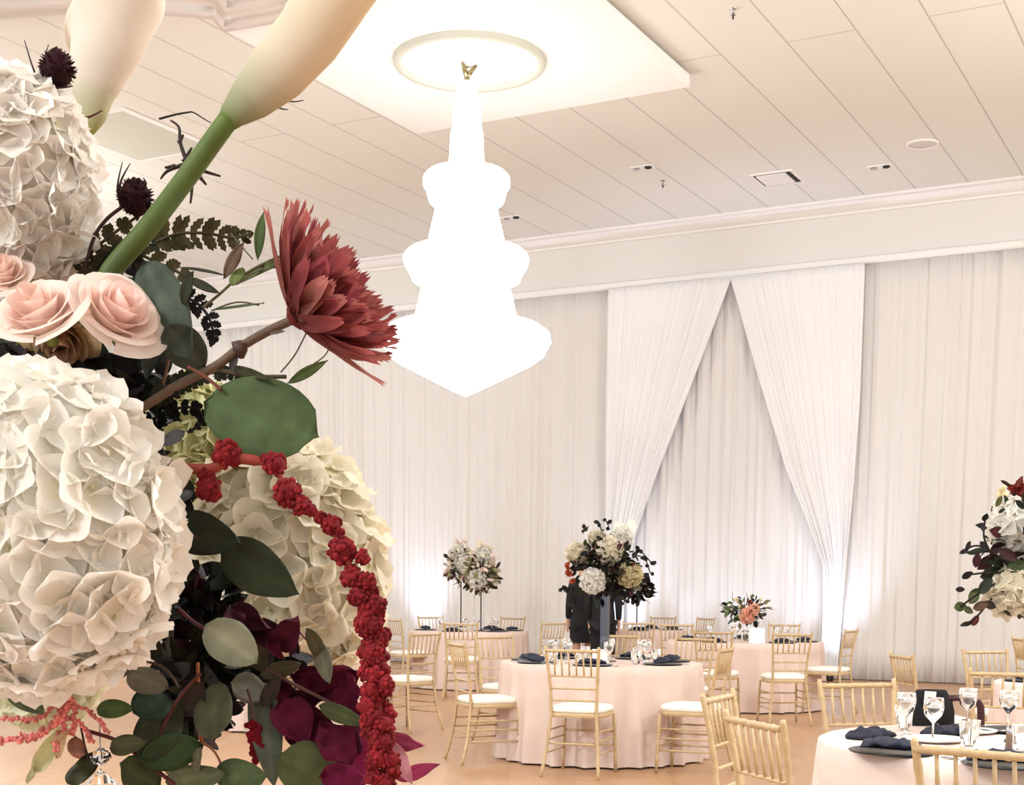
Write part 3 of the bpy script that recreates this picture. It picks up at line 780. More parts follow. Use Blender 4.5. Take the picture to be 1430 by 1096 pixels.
# calla lilies
d = 1.0
calla([P(316, 172, d), P(326, 160, d), P(350, 138, d), P(388, 100, d-.01), P(432, 50, d-.02), P(464, 0, d-.03), P(490, -50, d-.04), P(508, -92, d-.05)],
      [S(13, d), S(19, d), S(31, d), S(42, d), S(46, d), S(48, d), S(54, d), S(70, d)], lin((240, 228, 208)), lin((122, 142, 70)),
      'large cream calla lily with thick green stem, crossing the top of the photo',
      stem=curve([(146, 396, .99), (160, 372, .99), (205, 320, .99), (255, 255, 1.0), (295, 200, 1.0), (318, 168, 1.0)], 1), stemr=S(14.5, 1.0))
d = 1.12
calla([P(124, 190, d), P(130, 165, d), P(131, 130, d), P(140, 95, d), P(150, 62, d), P(156, 30, d)],
      [S(3, d), S(17, d), S(30, d), S(41, d), S(50, d), S(56, d)], lin((236, 226, 216)), lin((176, 180, 96)),
      'pale cream calla lily with short greenish tip, above the tall hydrangea', stem=[P(124, 192, d), P(110, 240, d+.02), P(90, 300, d+.04)], stemr=S(6, d))
# burgundy bloom
d = .98
bs = P(414, 442, d); axs = (R*.84 + U*.50 - F*.16).normalized(); a_ = axs.orthogonal().normalized(); b_ = axs.cross(a_)
t = thing('burgundy_chrysanthemum', 'dusty burgundy bloom with many strap petals, seen from the side', 'flower', bs)
b = MB(); random.seed(21)
def strap(b, th, cone, L_, w_, col, curl):
    rd = a_*cos(th)+b_*sin(th); nu, nv = 10, 5; ph = random.uniform(0, 9)
    def fn(i, j):
        t_ = i/(nu-1); s_ = 2*j/(nv-1)-1; ang = cone*(1-.25*t_)+curl*t_*t_
        dr = axs*cos(ang)+rd*sin(ang); nn_ = -axs*sin(ang)+rd*cos(ang); sdv = dr.cross(nn_).normalized()
        wd = w_*.5*(.45+.55*sin(pi*min(1, t_*.75+.2)))*(1 if t_ < .86 else .86)
        if i == nu-1: wd *= .62
        q = t_*L_*(1-(.07*(j % 2) if i == nu-1 else 0))
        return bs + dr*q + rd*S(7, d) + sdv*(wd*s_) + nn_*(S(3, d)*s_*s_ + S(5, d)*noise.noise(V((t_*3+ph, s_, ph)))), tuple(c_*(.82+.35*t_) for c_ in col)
    b.grid(fn, nu, nv)
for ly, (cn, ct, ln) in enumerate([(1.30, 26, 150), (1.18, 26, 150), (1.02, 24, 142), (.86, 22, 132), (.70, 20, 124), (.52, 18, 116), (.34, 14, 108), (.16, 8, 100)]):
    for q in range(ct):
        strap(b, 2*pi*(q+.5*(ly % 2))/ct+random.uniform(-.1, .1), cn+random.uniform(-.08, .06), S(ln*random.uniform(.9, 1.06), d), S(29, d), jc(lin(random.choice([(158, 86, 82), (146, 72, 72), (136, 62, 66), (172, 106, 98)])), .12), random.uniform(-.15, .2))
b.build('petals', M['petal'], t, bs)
b = MB(); b.ball(bs+axs*S(6, d), S(20, d), 8, 12, lin((110, 40, 40)), .2)
for q in range(10):
    th = q*2*pi/10; rd = a_*cos(th)+b_*sin(th); leaf(b, bs-axs*S(6, d)+rd*S(8, d), bs+axs*S(18, d)+rd*S(30, d), S(14, d), rd, lin((130, 45, 42)), .1)
b.build('calyx', M['velvet'], t, bs)
b = MB(); b.tube(curve([(410, 446), (375, 462), (337, 484), (300, 512), (245, 540), (190, 575)], d), S(6.5, d), 10, lin((104, 82, 66)))
b.ball(P(335, 487, d), (S(12, d), S(12, d), S(11, d)), 8, 10, lin((84, 62, 54)), .5)
leaf(b, P(330, 492, d), P(322, 520, d), S(12, d), UPF, lin((60, 45, 40))); leaf(b, P(370, 466, d), P(398, 462, d-.01), S(6, d), UPF, lin((84, 62, 54)))
b.build('stem', M['stem'], t, bs)
random.seed(5)
# single leaves and sprigs ---------------------------------------------------
def pxleaf(b, cx, cy, ln, wd, ang, col, d, tilt=0.0, **kw):
    a = radians(ang); dx, dy = cos(a)*ln/2, -sin(a)*ln/2
    base = P(cx-dx, cy-dy, d+tilt*.02); tip = P(cx+dx, cy+dy, d-tilt*.02)
    nrm = (-F + R*.22*sin(cx) + U*.25*cos(cy*1.3)).normalized()
    leaf(b, base, tip, S(wd, d), nrm, lin(col), **kw)
def sprig(label, cat, leaves, stems, d, name='eucalyptus_sprig', group=None, mleaf='leaf'):
    o0 = P(leaves[0][0], leaves[0][1], d); t = thing(name, label, cat, o0, 0, group)
    for lf in leaves:
        b = MB(); dd = d+random.uniform(-.012, .012); pxleaf(b, *lf[:6], dd, random.uniform(-1, 1), a=lf[6] if len(lf) > 6 else .85, e=lf[7] if len(lf) > 7 else .62, nu=13, nv=7)
        o = b.build('leaf', M[mleaf], t, o0); s = o.modifiers.new('s', 'SOLIDIFY'); s.thickness = .0006
    if stems:
        b = MB()
        for pts, r_, col in stems: b.tube(curve(pts, d+.006), S(r_, d), 7, lin(col))
        b.build('stem', M['stem'], t, o0)
    return t
GE_ = 'eucalyptus sprigs of the foreground bouquet'
sprig('large round grey-green eucalyptus leaf just below the burgundy bloom', 'leaf', [(364, 584, 164, 116, -16, (78, 92, 58), 1.12, .45)],
      [([(262, 512), (285, 525), (310, 545)], 2.5, (110, 60, 45))], .96, 'eucalyptus_leaf', GE_)
sprig('pair of dark pointed green leaves lying over the cream hydrangea', 'leaf', [(362, 796, 124, 72, -32, (56, 62, 44), .8, .7), (284, 746, 100, 62, -14, (46, 50, 36), .85, .7)],
      [([(215, 700), (250, 735), (310, 770)], 3, (60, 40, 35))], .94, 'eucalyptus_sprig', GE_)
sprig('pale silvery rounded leaf beside the dark heart of the bouquet', 'leaf', [(323, 899, 90, 64, -36, (150, 152, 130))], [([(250, 850), (270, 868), (290, 880)], 2.5, (80, 30, 40))], .95, 'eucalyptus_leaf', GE_)
sprig('olive and brown leaves under the right rim of the biggest hydrangea', 'leaf',
      [(183, 891, 62, 48, 10, (84, 86, 52)), (160, 932, 62, 42, 32, (74, 64, 52)), (206, 950, 62, 44, -22, (98, 96, 86)), (214, 905, 46, 26, -60, (40, 38, 30))],
      [([(250, 960), (225, 930), (160, 915)], 2, (70, 50, 40))], .93, 'eucalyptus_sprig', GE_)
sprig('dark green leafy sprig hanging at the bottom beside the crystal drop', 'foliage',
      [(212, 985, 56, 52, 20, (34, 48, 32)), (160, 990, 50, 28, 0, (72, 92, 50)), (222, 1018, 100, 62, 55, (58, 60, 42)), (240, 1050, 92, 52, 12, (54, 70, 40)), (196, 1082, 66, 54, -30, (62, 72, 48)), (178, 1040, 50, 30, 10, (70, 70, 46))],
      [([(120, 1020), (165, 1035), (205, 1065), (245, 1096)], 3, (84, 30, 30)), ([(280, 940), (250, 975), (225, 1020), (215, 1060)], 2.5, (90, 40, 36))], .95, 'eucalyptus_sprig', GE_)
sprig('sage green leafy sprig with orange-red stem hanging at bottom centre-left', 'foliage',
      [(300, 992, 84, 58, 85, (92, 94, 72)), (272, 1086, 84, 40, 8, (98, 104, 76)), (336, 1084, 70, 52, 0, (86, 102, 70)), (270, 975, 50, 40, 60, (60, 50, 42)), (275, 1062, 34, 20, 80, (96, 96, 72))],
      [([(276, 925), (278, 980), (281, 1035)], 2.5, (150, 80, 40)), ([(281, 1035), (255, 1060), (232, 1080)], 1.8, (150, 110, 80)), ([(281, 1035), (300, 1050), (312, 1075)], 1.8, (150, 90, 60))], .97, 'eucalyptus_sprig', GE_)
sprig('long drooping grey-green leaves between the burgundy petals', 'foliage',
      [(372, 1022, 150, 46, -82, (112, 116, 98), .8, .7), (348, 962, 56, 44, -20, (120, 116, 102)), (428, 1070, 86, 76, -20, (92, 104, 74)), (442, 903, 58, 22, -62, (86, 84, 62)), (452, 925, 60, 26, -75, (120, 118, 100)), (478, 998, 70, 26, -22, (84, 92, 60)), (355, 905, 70, 40, -70, (62, 60, 44)), (392, 935, 60, 24, 15, (84, 78, 58)), (378, 965, 50, 22, 60, (60, 50, 44))],
      [([(330, 905), (400, 950), (470, 985), (520, 1015)], 2.6, (96, 60, 56)), ([(408, 872), (432, 898), (446, 920)], 1.5, (120, 60, 70))], .99, 'eucalyptus_sprig', GE_)
sprig('dark green leaf drooping at the bottom, beside the crystal drop', 'leaf', [(118, 1074, 58, 46, 60, (56, 56, 34)), (108, 1045, 34, 26, -80, (140, 90, 70))], [([(112, 1010), (118, 1040), (124, 1060)], 1.6, (50, 30, 26))], .97, 'eucalyptus_leaf', GE_)
sprig('small grey-green leaf under the biggest hydrangea above the pink tassels', 'leaf', [(34, 976, 62, 32, -36, (88, 96, 72))], None, .93, 'eucalyptus_leaf', GE_)
sprig('large crumpled grey-green leaf just behind the rose by the calla stem', 'foliage',
      [(232, 432, 150, 72, -66, (72, 80, 68), .9, .6), (200, 470, 90, 60, -20, (66, 74, 58)), (258, 485, 84, 56, -48, (78, 86, 76))], [([(236, 495), (232, 520), (226, 540)], 2, (120, 80, 60))], .99, 'eucalyptus_sprig', GE_)
# narrow leaved twig
sprig('thin twig of narrow green leaves reaching toward the burgundy bloom', 'foliage',
      [(363, 331, 66, 17, 84, (92, 112, 74), 1.1, .8), (326, 364, 58, 19, 62, (104, 84, 70), 1, .8), (362, 378, 86, 13, 27, (84, 92, 56), 1, .7), (332, 386, 30, 20, 60, (98, 108, 60)), (282, 398, 50, 13, -25, (50, 52, 38), 1, .7), (262, 402, 48, 22, 74, (52, 56, 40)),
       (280, 377, 66, 5, -8, (52, 52, 40), 1, .6), (330, 428, 70, 4, 8, (84, 92, 66), 1, .6), (345, 336, 14, 8, -30, (60, 60, 44))],
      [([(283, 430), (305, 412), (328, 392), (360, 372), (396, 356)], 2, (96, 88, 62)), ([(295, 434), (330, 422), (362, 426)], 1.2, (90, 90, 66)), ([(353, 362), (338, 345), (322, 326)], 1.0, (80, 80, 56)), ([(330, 398), (360, 378), (400, 372)], .9, (100, 90, 70))], .97, 'leafy_twig')
sprig('slim green leaf lying on top of the large round eucalyptus leaf', 'foliage', [(428, 520, 62, 15, 30, (84, 92, 54), 1, .8), (345, 520, 60, 14, -16, (60, 58, 40), 1, .7)],
      [([(392, 520), (412, 495), (428, 464)], 1.2, (90, 76, 56)), ([(438, 508), (452, 498), (460, 486)], 1, (90, 76, 56)), ([(300, 515), (350, 525), (400, 526)], 3, (80, 66, 50))], .975, 'leafy_twig')
# fern fronds
def frond(label, pts, wid, col, d):
    o0 = P(pts[0][0], pts[0][1], d); t = thing('fern_frond', label, 'fern', o0, 0, 'dark fern fronds of the bouquet')
    cv = curve(pts, d); b = MB(); b.tube(cv, S(2.2, d), 6, lin(col)); b.build('rachis', M['stem'], t, o0)
    b = MB(); n = len(cv)
    L_ = sum((cv[i+1]-cv[i]).length for i in range(n-1)); m_ = int(L_/S(11, d))
    for q in range(m_):
        f = (q+.5)/m_; i = min(n-2, int(f*(n-1))); pc = cv[i]; dr = (cv[i+1]-cv[i]).normalized(); sd = dr.cross(F).normalized()
        w_ = S(wid, d)*sin(pi*min(1, .25+.75*f)**.9)**.7
        for s in (-1, 1):
            dv = (sd*s + dr*.75 - F*random.uniform(-.25, .25)).normalized(); leaf(b, pc, pc+dv*w_, S(13, d), -F+R*.3*s, jc(lin(col), .2), nu=9, nv=3, serr=.35, e=.6)
    b.build('leaflets', M['leaf'], t, o0)
DK = (64, 56, 34)
frond('dark fern frond stretching right from behind the calla stem', [(218, 338), (250, 326), (290, 326), (325, 332), (352, 326)], 30, DK, 1.02)
frond('short dark fern frond under the longer one behind calla stem', [(208, 342), (240, 338), (270, 344)], 16, (50, 52, 36), 1.03)
frond('dark fern frond sloping down above the crumpled leaf', [(178, 345), (210, 362), (245, 378), (278, 396)], 22, DK, 1.03)
frond('dark fern frond between tall hydrangea and calla stem', [(112, 380), (130, 350), (160, 325), (195, 300)], 26, DK, 1.03)
frond('dark fern frond hanging down right of the crumpled leaf', [(245, 415), (270, 420), (290, 440), (298, 466), (294, 484)], 20, (34, 28, 28), 1.02)
frond('dark fern frond below the burgundy bloom stem', [(160, 590), (205, 560), (250, 536), (300, 520), (345, 528)], 24, (44, 44, 30), 1.03)
frond('dark fern frond with hooked tip beside the round eucalyptus leaf', [(168, 612), (205, 590), (240, 572), (272, 570), (284, 588), (262, 604)], 16, (24, 24, 20), 1.04)
# thistle-like seed heads and twigs
def thistle(cx, cy, r, stempts, label, d, spikes):
    o0 = P(cx, cy, d); t = thing('thistle', label, 'thistle', o0, 0, 'dark thistle heads'); b = MB(); col = lin((44, 14, 20))
    b.ball(o0, (S(r*.8, d), S(r*.8, d), S(r, d)), 10, 14, col, .25)
    for i in range(150):
        dv = rnd(); b.tube([o0+dv*S(r*.75, d), o0+dv*S(r*1.08, d)], [S(1.8, d), S(.4, d)], 4, jc(col, .3), cap=False)
    b.build('seed_head', M['velvet'], t, o0)
    b = MB()
    for pts in spikes:
        n_ = len(curve(pts, d)); b.tube(curve(pts, d), [S(2.2*(1-i/n_)+.4, d) for i in range(n_)], 5, lin((52, 28, 24)))
    b.build('bracts', M['stem'], t, o0)
    b = MB(); b.tube(curve(stempts, d), S(2.6, d), 7, lin((58, 34, 30))); b.build('stem', M['stem'], t, o0)
thistle(80, 96, 25, [(66, 120), (52, 150), (30, 200)], 'dark thistle head in front of the pale calla lily', 1.0,
        [[(62, 118), (58, 95), (68, 62)], [(58, 112), (48, 100), (34, 56)], [(70, 120), (95, 110), (108, 96)], [(64, 122), (88, 122), (102, 120)], [(60, 110), (56, 96), (57, 82)]])
thistle(189, 275, 25, [(172, 288), (150, 305), (132, 330), (118, 375)], 'dark red thistle head beside the green calla stem', 1.02,
        [[(170, 290), (164, 262), (171, 226)], [(166, 268), (170, 250), (182, 228)], [(200, 262), (204, 256), (200, 248)], [(166, 272), (176, 262), (184, 266)]])
def twigs(label, polys, d, r_=3.2, col=(46, 26, 20), cat='twig', ball=None):
    o0 = P(polys[0][0][0], polys[0][0][1], d); b = MB()
    for pts in polys:
        cv = curve(pts, d); n_ = len(cv); b.tube(cv, [S(r_*(1-.7*i/n_), d) for i in range(n_)], 6, lin(col))
    for bl in ball or []: b.ball(P(bl[0], bl[1], d), S(bl[2], d), 7, 9, lin(col), .5)
    o = b.build('spiky_twig', M['stem'], None, o0); return tag(o, label, cat)
twigs('dark star-shaped spiky twig behind the calla stem', [[(262, 228), (252, 200), (250, 178), (238, 168)], [(250, 200), (256, 188)], [(262, 228), (235, 238), (224, 250)], [(245, 232), (230, 234)], [(268, 232), (288, 240), (308, 246)], [(266, 236), (268, 262), (266, 284)], [(275, 242), (288, 258)], [(256, 226), (268, 206)]], 1.03, 3.6)
twigs('thin dark twig with reddish bud crossing the pale calla', [[(106, 161), (122, 164), (143, 154)], [(112, 163), (122, 176)]], 1.05, 2.6, (86, 34, 30), ball=[(106, 161, 7)])
twigs('fine dark twig above the ceiling access panel', [[(222, 166), (245, 160), (262, 157), (270, 157), (285, 166), (295, 172)]], 1.05, 1.8, (40, 34, 26))
twigs('short dark twig tip showing beside the large calla', [[(350, 130), (392, 138), (408, 142), (424, 140)], [(350, 130), (388, 150), (402, 153)]], 1.05, 1.8, (44, 40, 30))
# dark inner foliage: one dense tuft each
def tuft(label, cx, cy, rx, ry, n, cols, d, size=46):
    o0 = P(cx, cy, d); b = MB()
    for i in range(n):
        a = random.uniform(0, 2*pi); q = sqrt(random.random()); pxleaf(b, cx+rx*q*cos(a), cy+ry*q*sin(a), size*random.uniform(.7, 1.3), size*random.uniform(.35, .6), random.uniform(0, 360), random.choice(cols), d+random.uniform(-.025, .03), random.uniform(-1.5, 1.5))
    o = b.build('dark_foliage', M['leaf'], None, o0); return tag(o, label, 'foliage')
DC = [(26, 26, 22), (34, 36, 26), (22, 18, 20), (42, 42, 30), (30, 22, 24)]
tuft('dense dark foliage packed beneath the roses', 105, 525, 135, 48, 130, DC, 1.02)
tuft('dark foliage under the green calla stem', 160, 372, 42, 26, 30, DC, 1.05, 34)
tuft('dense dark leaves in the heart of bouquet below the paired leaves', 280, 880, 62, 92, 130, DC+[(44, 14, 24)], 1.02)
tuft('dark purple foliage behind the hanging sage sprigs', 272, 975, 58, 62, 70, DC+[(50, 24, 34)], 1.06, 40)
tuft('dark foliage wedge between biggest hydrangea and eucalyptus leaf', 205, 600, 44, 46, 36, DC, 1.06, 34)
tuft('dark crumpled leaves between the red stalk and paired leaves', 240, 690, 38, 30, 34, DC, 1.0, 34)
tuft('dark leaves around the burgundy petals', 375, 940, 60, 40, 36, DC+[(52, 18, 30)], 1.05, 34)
b = MB(); o0 = P(-20, 660, 1.12); b.ball(o0, (.075, .07, .11), 14, 18, lin((30, 34, 24)), .15); tag(b.build('floral_foam', M['stem'], None, o0), 'dark block of floral foam inside the foreground bouquet', 'floral foam')
fp = P(-62, 660, 1.12)      # the stand and table that carry the bouquet, just outside the frame
t = thing('flower_stand', 'slim black stand carrying the big foreground bouquet', 'flower stand', (fp.x, fp.y, .764))
b = MB(); H = fp.z-.09-.764; b.lathe([(0, 0), (.10, 0), (.10, .01), (.012, .02), (.0085, .04), (.0085, H-.03), (.05, H)], n=20); b.build('pole', M['black'], t)
tc0 = V((fp.x, fp.y, 0))-RH*.45-FH*.1; C['own'] = tc0; TAB['own'] = (0, 1, .80, 'blush'); tl['own'] = 'round blush-clothed table under the foreground bouquet stand'; make_table('own')
# hanging amaranthus
d = .93
o0 = P(316, 640, d); t = thing('hanging_amaranthus', 'long crimson amaranthus strand arching and hanging down the right of bouquet', 'amaranthus', o0)
path = [(182, 636), (240, 650), (292, 655), (318, 642), (350, 642), (385, 655), (404, 690), (440, 716), (466, 742), (480, 772), (500, 815), (514, 860), (521, 910), (526, 960), (533, 1020), (536, 1110)]
b = MB(); cv = curve(path, d); b.tube(cv, [S(7.5 if i < 22 else 4.5, d) for i in range(len(cv))], 8, lin((146, 56, 44))); b.build('stalk', M['stem'], t, o0)
RED = lin((128, 32, 38)); b = MB()
for x_, y_, r_ in [(316, 634, 19), (330, 640, 11), (292, 682, 18), (288, 664, 11), (384, 648, 16), (372, 642, 9), (402, 688, 19), (420, 706, 14), (433, 712, 9), (447, 722, 9), (463, 733, 14), (474, 744, 8), (477, 769, 19), (506, 778, 11), (492, 806, 16), (511, 812, 14), (503, 836, 14)]:
    blob(b, P(x_, y_, d), S(r_*1.15, d), RED, 46)
y_ = 832
while y_ < 1120:
    f = (y_-832)/270; xc = 512+22*min(1, f*1.2)
    for q in range(3): blob(b, P(xc+random.uniform(-15, 15), y_+random.uniform(-5, 5), d+random.uniform(-.006, .006)), S(random.uniform(12, 18), d), jc(RED, .2), 30)
    y_ += 11
b.build('blossom_clusters', M['velvet'], t, o0)
d = .95; o0 = P(90, 1000, d); t = thing('pink_amaranthus', 'coral pink tassels of amaranthus at the bottom-left under the big hydrangea', 'amaranthus', o0); b = MB(); b2 = MB(); PK = lin((212, 122, 114))
for pts, r_ in [([(-20, 1006), (10, 1003), (45, 1005), (72, 990), (95, 965)], 5.5), ([(-20, 1036), (20, 1034), (48, 1028), (72, 1012), (92, 985)], 7.5), ([(88, 960), (92, 990), (86, 1020), (80, 1044)], 8), ([(98, 975), (104, 1000), (100, 1022)], 6.5),
                ([(104, 985), (122, 992), (140, 1008), (150, 1022)], 5), ([(108, 1005), (120, 1020), (128, 1036)], 5), ([(100, 950), (120, 944), (140, 938)], 4.5), ([(60, 1020), (44, 1030), (30, 1026)], 5), ([(84, 930), (88, 950), (92, 972)], 5)]:
    cv = curve(pts, d); b2.tube(cv, S(1.6, d), 6, PK)
    for i, p_ in enumerate(cv):
        for q in range(4): b.ball(p_+rnd()*S(r_*.6, d), S(r_*random.uniform(.35, .6), d), 4, 6, jc(PK, .25))
b.build('tassels', M['velvet'], t, o0); b2.build('stalks', M['stem'], t, o0)
# burgundy petals low in the bouquet
def petals(name, label, cat, lst, d, cols):
    o0 = P(lst[0][0], lst[0][1], d); t = thing(name, label, cat, o0)
    for lf in lst:
        b = MB(); dd = d+random.uniform(-.015, .015); a = radians(lf[4]); dx, dy = cos(a)*lf[2]/2, -sin(a)*lf[2]/2
        col = lin(lf[5] if len(lf) > 5 else random.choice(cols))
        leaf(b, P(lf[0]-dx, lf[1]-dy, dd+.008), P(lf[0]+dx, lf[1]+dy, dd-.008), S(lf[3], dd), (-F+rnd()*.5).normalized(), col, bend=.3, e=.85, nu=14, nv=9, cup=.32, ruf=.16, col2=tuple(min(1, c_*1.25) for c_ in col))
        b.build('petal', M['velvet' if lf[0] > 300 and lf[1] < 1056 else 'petal'], t, o0)
BG = [(74, 14, 32), (60, 10, 26), (88, 20, 44), (50, 10, 24)]
petals('burgundy_orchid', 'small deep burgundy bloom over the lower cream hydrangea', 'flower', [(345, 862, 64, 38, -28), (372, 886, 62, 42, -15), (398, 884, 56, 40, 48), (330, 866, 46, 30, -70), (386, 900, 40, 26, -70)], .955, BG)
petals('burgundy_orchid', 'large deep burgundy bloom left of the hanging amaranthus, near the bottom', 'flower', [(468, 952, 76, 56, 20), (488, 970, 70, 50, -70), (440, 950, 66, 40, -10), (410, 1008, 76, 60, -60), (436, 1020, 86, 64, -20), (470, 1040, 76, 60, -55), (396, 985, 60, 44, -80), (450, 1048, 62, 44, -20), (420, 985, 60, 40, 20)], 1.0, BG)
petals('magenta_orchid', 'magenta-pink petals peeping out either side of lowest amaranthus', 'flower', [(498, 1062, 86, 56, -85, (122, 34, 72)), (492, 1030, 60, 44, 80, (132, 60, 90)), (560, 1036, 60, 28, -12, (150, 62, 88)), (556, 1062, 70, 30, -58, (186, 128, 138)), (582, 1078, 62, 22, 20, (140, 52, 84)), (480, 1085, 60, 44, 0, (110, 28, 64))], .99, BG)
petals('green_bract', 'pale green bracts trailing below the coral tassels', 'leaf', [(64, 1050, 66, 26, 58, (188, 186, 140)), (46, 1078, 40, 10, 60, (176, 172, 130)), (84, 1040, 40, 24, 70, (190, 160, 120))], .96, BG)
petals('berry_sprig', 'slender crimson berry sprig among the sage leaves at the bottom', 'berries', [(352, 1018, 8, 8, 0, (120, 24, 36))], .99, BG)
b = MB()
for q in range(46): b.ball(P(352+random.uniform(-9, 9)+(q/46)*10, 1008+q*1.25, .99), S(random.uniform(3.5, 5.5), 1), 5, 7, jc(lin((128, 22, 36)), .2))
bo = bpy.data.objects['berry_sprig']; b.build('berries', M['velvet'], bo, V(bo.location))
b = MB(); b.tube(curve([(345, 962), (352, 985), (356, 1020), (360, 1060)], .99), S(2, 1), 6, lin((90, 60, 44))); b.build('stem', M['stem'], bo, V(bo.location))
for p_ in [c_ for c_ in bo.children if c_.name.startswith('petal')]: bpy.data.objects.remove(p_)
# crystal drop
d = .97; o0 = P(141, 1020, d); t = thing('crystal_pendant', 'clear glass crystal drops hanging from the bottom of the bouquet', 'crystal', o0)
b = MB(); b.tube([P(139, 1008, d), P(140, 1048, d)], S(1.2, d), 6); b.build('wire', M['silver'], t, o0)
b = MB(); c_ = P(141, 1058, d); n8 = 8
b.grid(lambda i, j: (c_ + V((cos(2*pi*j/n8), sin(2*pi*j/n8), 0))*S([.5, 12, 15, 9, 1][i], d) + V((0, 0, S([16, 8, 0, -8, -12][i], d))), (1, 1, 1)), 5, n8, wrapv=True, smooth=False)
b.build('crystal_bead', M['glass'], t, o0)
b = MB(); c_ = P(141, 1100, d)
b.grid(lambda i, j: (c_ + V((cos(2*pi*j/n8), sin(2*pi*j/n8), 0))*S([.5, 9, 20, 20, 9, 1][i], d) + V((0, 0, S([28, 20, 8, -8, -20, -28][i], d))), (1, 1, 1)), 6, n8, wrapv=True, smooth=False)
b.build('crystal_bead', M['glass'], t, o0)

# ------------------------------------------------------------------ table centrepieces
def centrepiece(label, px, py, d, hyd, leafn, lr, cols, stand=None, extra=None, seed=1, zbase=ZT, lsize=10, petalpx=9):
    random.seed(seed); base = P(px, py, d); o0 = V((base.x, base.y, zbase))
    t = thing('floral_centrepiece', label, 'flower arrangement', o0, 0, 'table centrepieces')
    if stand == 'rod':
        b = MB(); H = base.z-zbase-.02
        prof = [(0, 0.001), (.085, .001), (.088, .008), (.012, .016), (.0085, .03), (.0085, H-.05), (.02, H-.03), (.05, H)]
        b.lathe(prof, n=16); b.build('stand', M['black'], t)
    elif stand == 'mirror':
        H = base.z-zbase-.02; b = MB(); b.box((-.028, -.028, .002), (.028, .028, H)); b.box((-.07, -.07, .001), (.07, .07, .012)); b.build('stand', M['smoke'], t)
    elif stand == 'vase':
        b = MB(); b.lathe([(0, .001), (.045, .001), (.05, .02), (.055, .12), (.053, .12), (.046, .02), (0, .015)], n=20); b.build('vase', M['glass'], t)
    for (hx, hy, r_, dd, tint) in hyd:
        hydrangea('hydrangea', P(px+hx, py+hy, d+dd), (S(r_, d),)*3, S(petalpx, d), None, 70, tint, tuple(int(q*.8) for q in tint), parent=t, org=o0, res=3)
    b = MB(); n_ = leafn
    for i in range(n_):
        dv = rnd(); c_ = base + V((dv.x*lr[0], dv.y*lr[0], dv.z*lr[1]))*random.uniform(.35, 1.0)
        dr = (dv+rnd()*.8+V((0, 0, -.2))).normalized(); s_ = S(lsize, d)*random.uniform(.7, 1.5)
        leaf(b, c_, c_+dr*s_, s_*.55, rnd(), lin(random.choice(cols)), nu=5, nv=3)
        if random.random() < .25: b.tube([base+dv*lr[0]*.3, c_], S(.8, d), 4, lin((50, 44, 34)), cap=False)
    b.build('foliage', M['leaf'], t, o0)
    if extra: extra(t, o0, base, d)
    return t
W1, W2, W3 = (238, 234, 226), (230, 220, 200), (214, 200, 160)
DG = [(30, 28, 24), (40, 34, 28), (24, 20, 26), (52, 54, 36), (60, 28, 30), (36, 40, 30)]
LG = [(96, 98, 64), (70, 56, 42), (120, 118, 84), (216, 210, 188), (48, 40, 34), (222, 190, 178), (90, 60, 48)]
def spray(pts, r_, n_, col):
    def f(t, o0, base, d):
        b = MB()
        for x_, y_, rr in pts:
            c_ = P(x_, y_, d+random.uniform(-.06, .04))
            for q in range(n_):
                dv = rnd(); leaf(b, c_, c_+dv*S(rr, d), S(rr*.7, d), rnd(), jc(lin(col), .15), nu=4, nv=3)
        b.build('blossoms', M['petal'], t, o0)
    return f
def mid_extra(t, o0, base, d):
    spray([(795, 800, 7), (793, 790, 6), (800, 812, 6)], 6, 18, (176, 84, 54))(t, o0, base, d)
    b = MB()     # hanging leafy tendrils and white calla tops
    for x_, y_, l_ in [(872, 742, 16), (880, 735, 15), (862, 738, 14)]:
        leaf(b, P(x_-4, y_+14, d), P(x_+3, y_-12, d), S(16, d), -F+R*.3, lin((238, 240, 232)), nu=8, nv=5, cup=.5)
    b.build('calla_blooms', M['petal'], t, o0)
    b = MB()
    for pts in ([(888, 762), (900, 775), (912, 788)], [(885, 775), (900, 780), (908, 800)], [(872, 800), (876, 825), (870, 845)], [(798, 818), (790, 826), (786, 822)], [(805, 830), (800, 842), (798, 848)], [(858, 820), (852, 832)], [(905, 800), (908, 812)], [(840, 740), (836, 728)], [(850, 735), (846, 726)], [(812, 742), (822, 735)]):
        cv = curve(pts, d); b.tube(cv, S(.9, d), 5, lin((40, 34, 28)))
        for p_ in cv[::2]:
            dv = rnd(); leaf(b, p_, p_+dv*S(9, d), S(6, d), -F, jc(lin((34, 30, 30)), .2), nu=5, nv=3)
    b.build('trailing_leaves', M['leaf'], t, o0)
centrepiece('tall bouquet of white hydrangeas and dark burgundy foliage on the central table', 846, 793, 11.1,
    [(5, -24, 15, -.12, W2), (-18, 18, 13.5, -.16, W1), (33, 10, 12.5, -.12, W3), (-40, -20, 11, -.03, W2), (22, -42, 11, 0, W1), (0, 8, 10, .1, W3), (-12, -40, 8, .05, W2)], 620, (.27, .25), DG, 'mirror', mid_extra, 3)
centrepiece('airy white flower ball on thin black stand, right of its twin', 672, 800, 18.6,
    [(-5, 9, 11, -.1, W1), (2, -25, 10, 0, W1), (8, -14, 8, .05, W2)], 260, (.24, .26), LG, 'rod', spray([(690, 782, 8), (672, 760, 8), (690, 812, 8), (686, 765, 6), (660, 770, 7)], 6, 16, (240, 228, 214)), 4, lsize=8, petalpx=6)
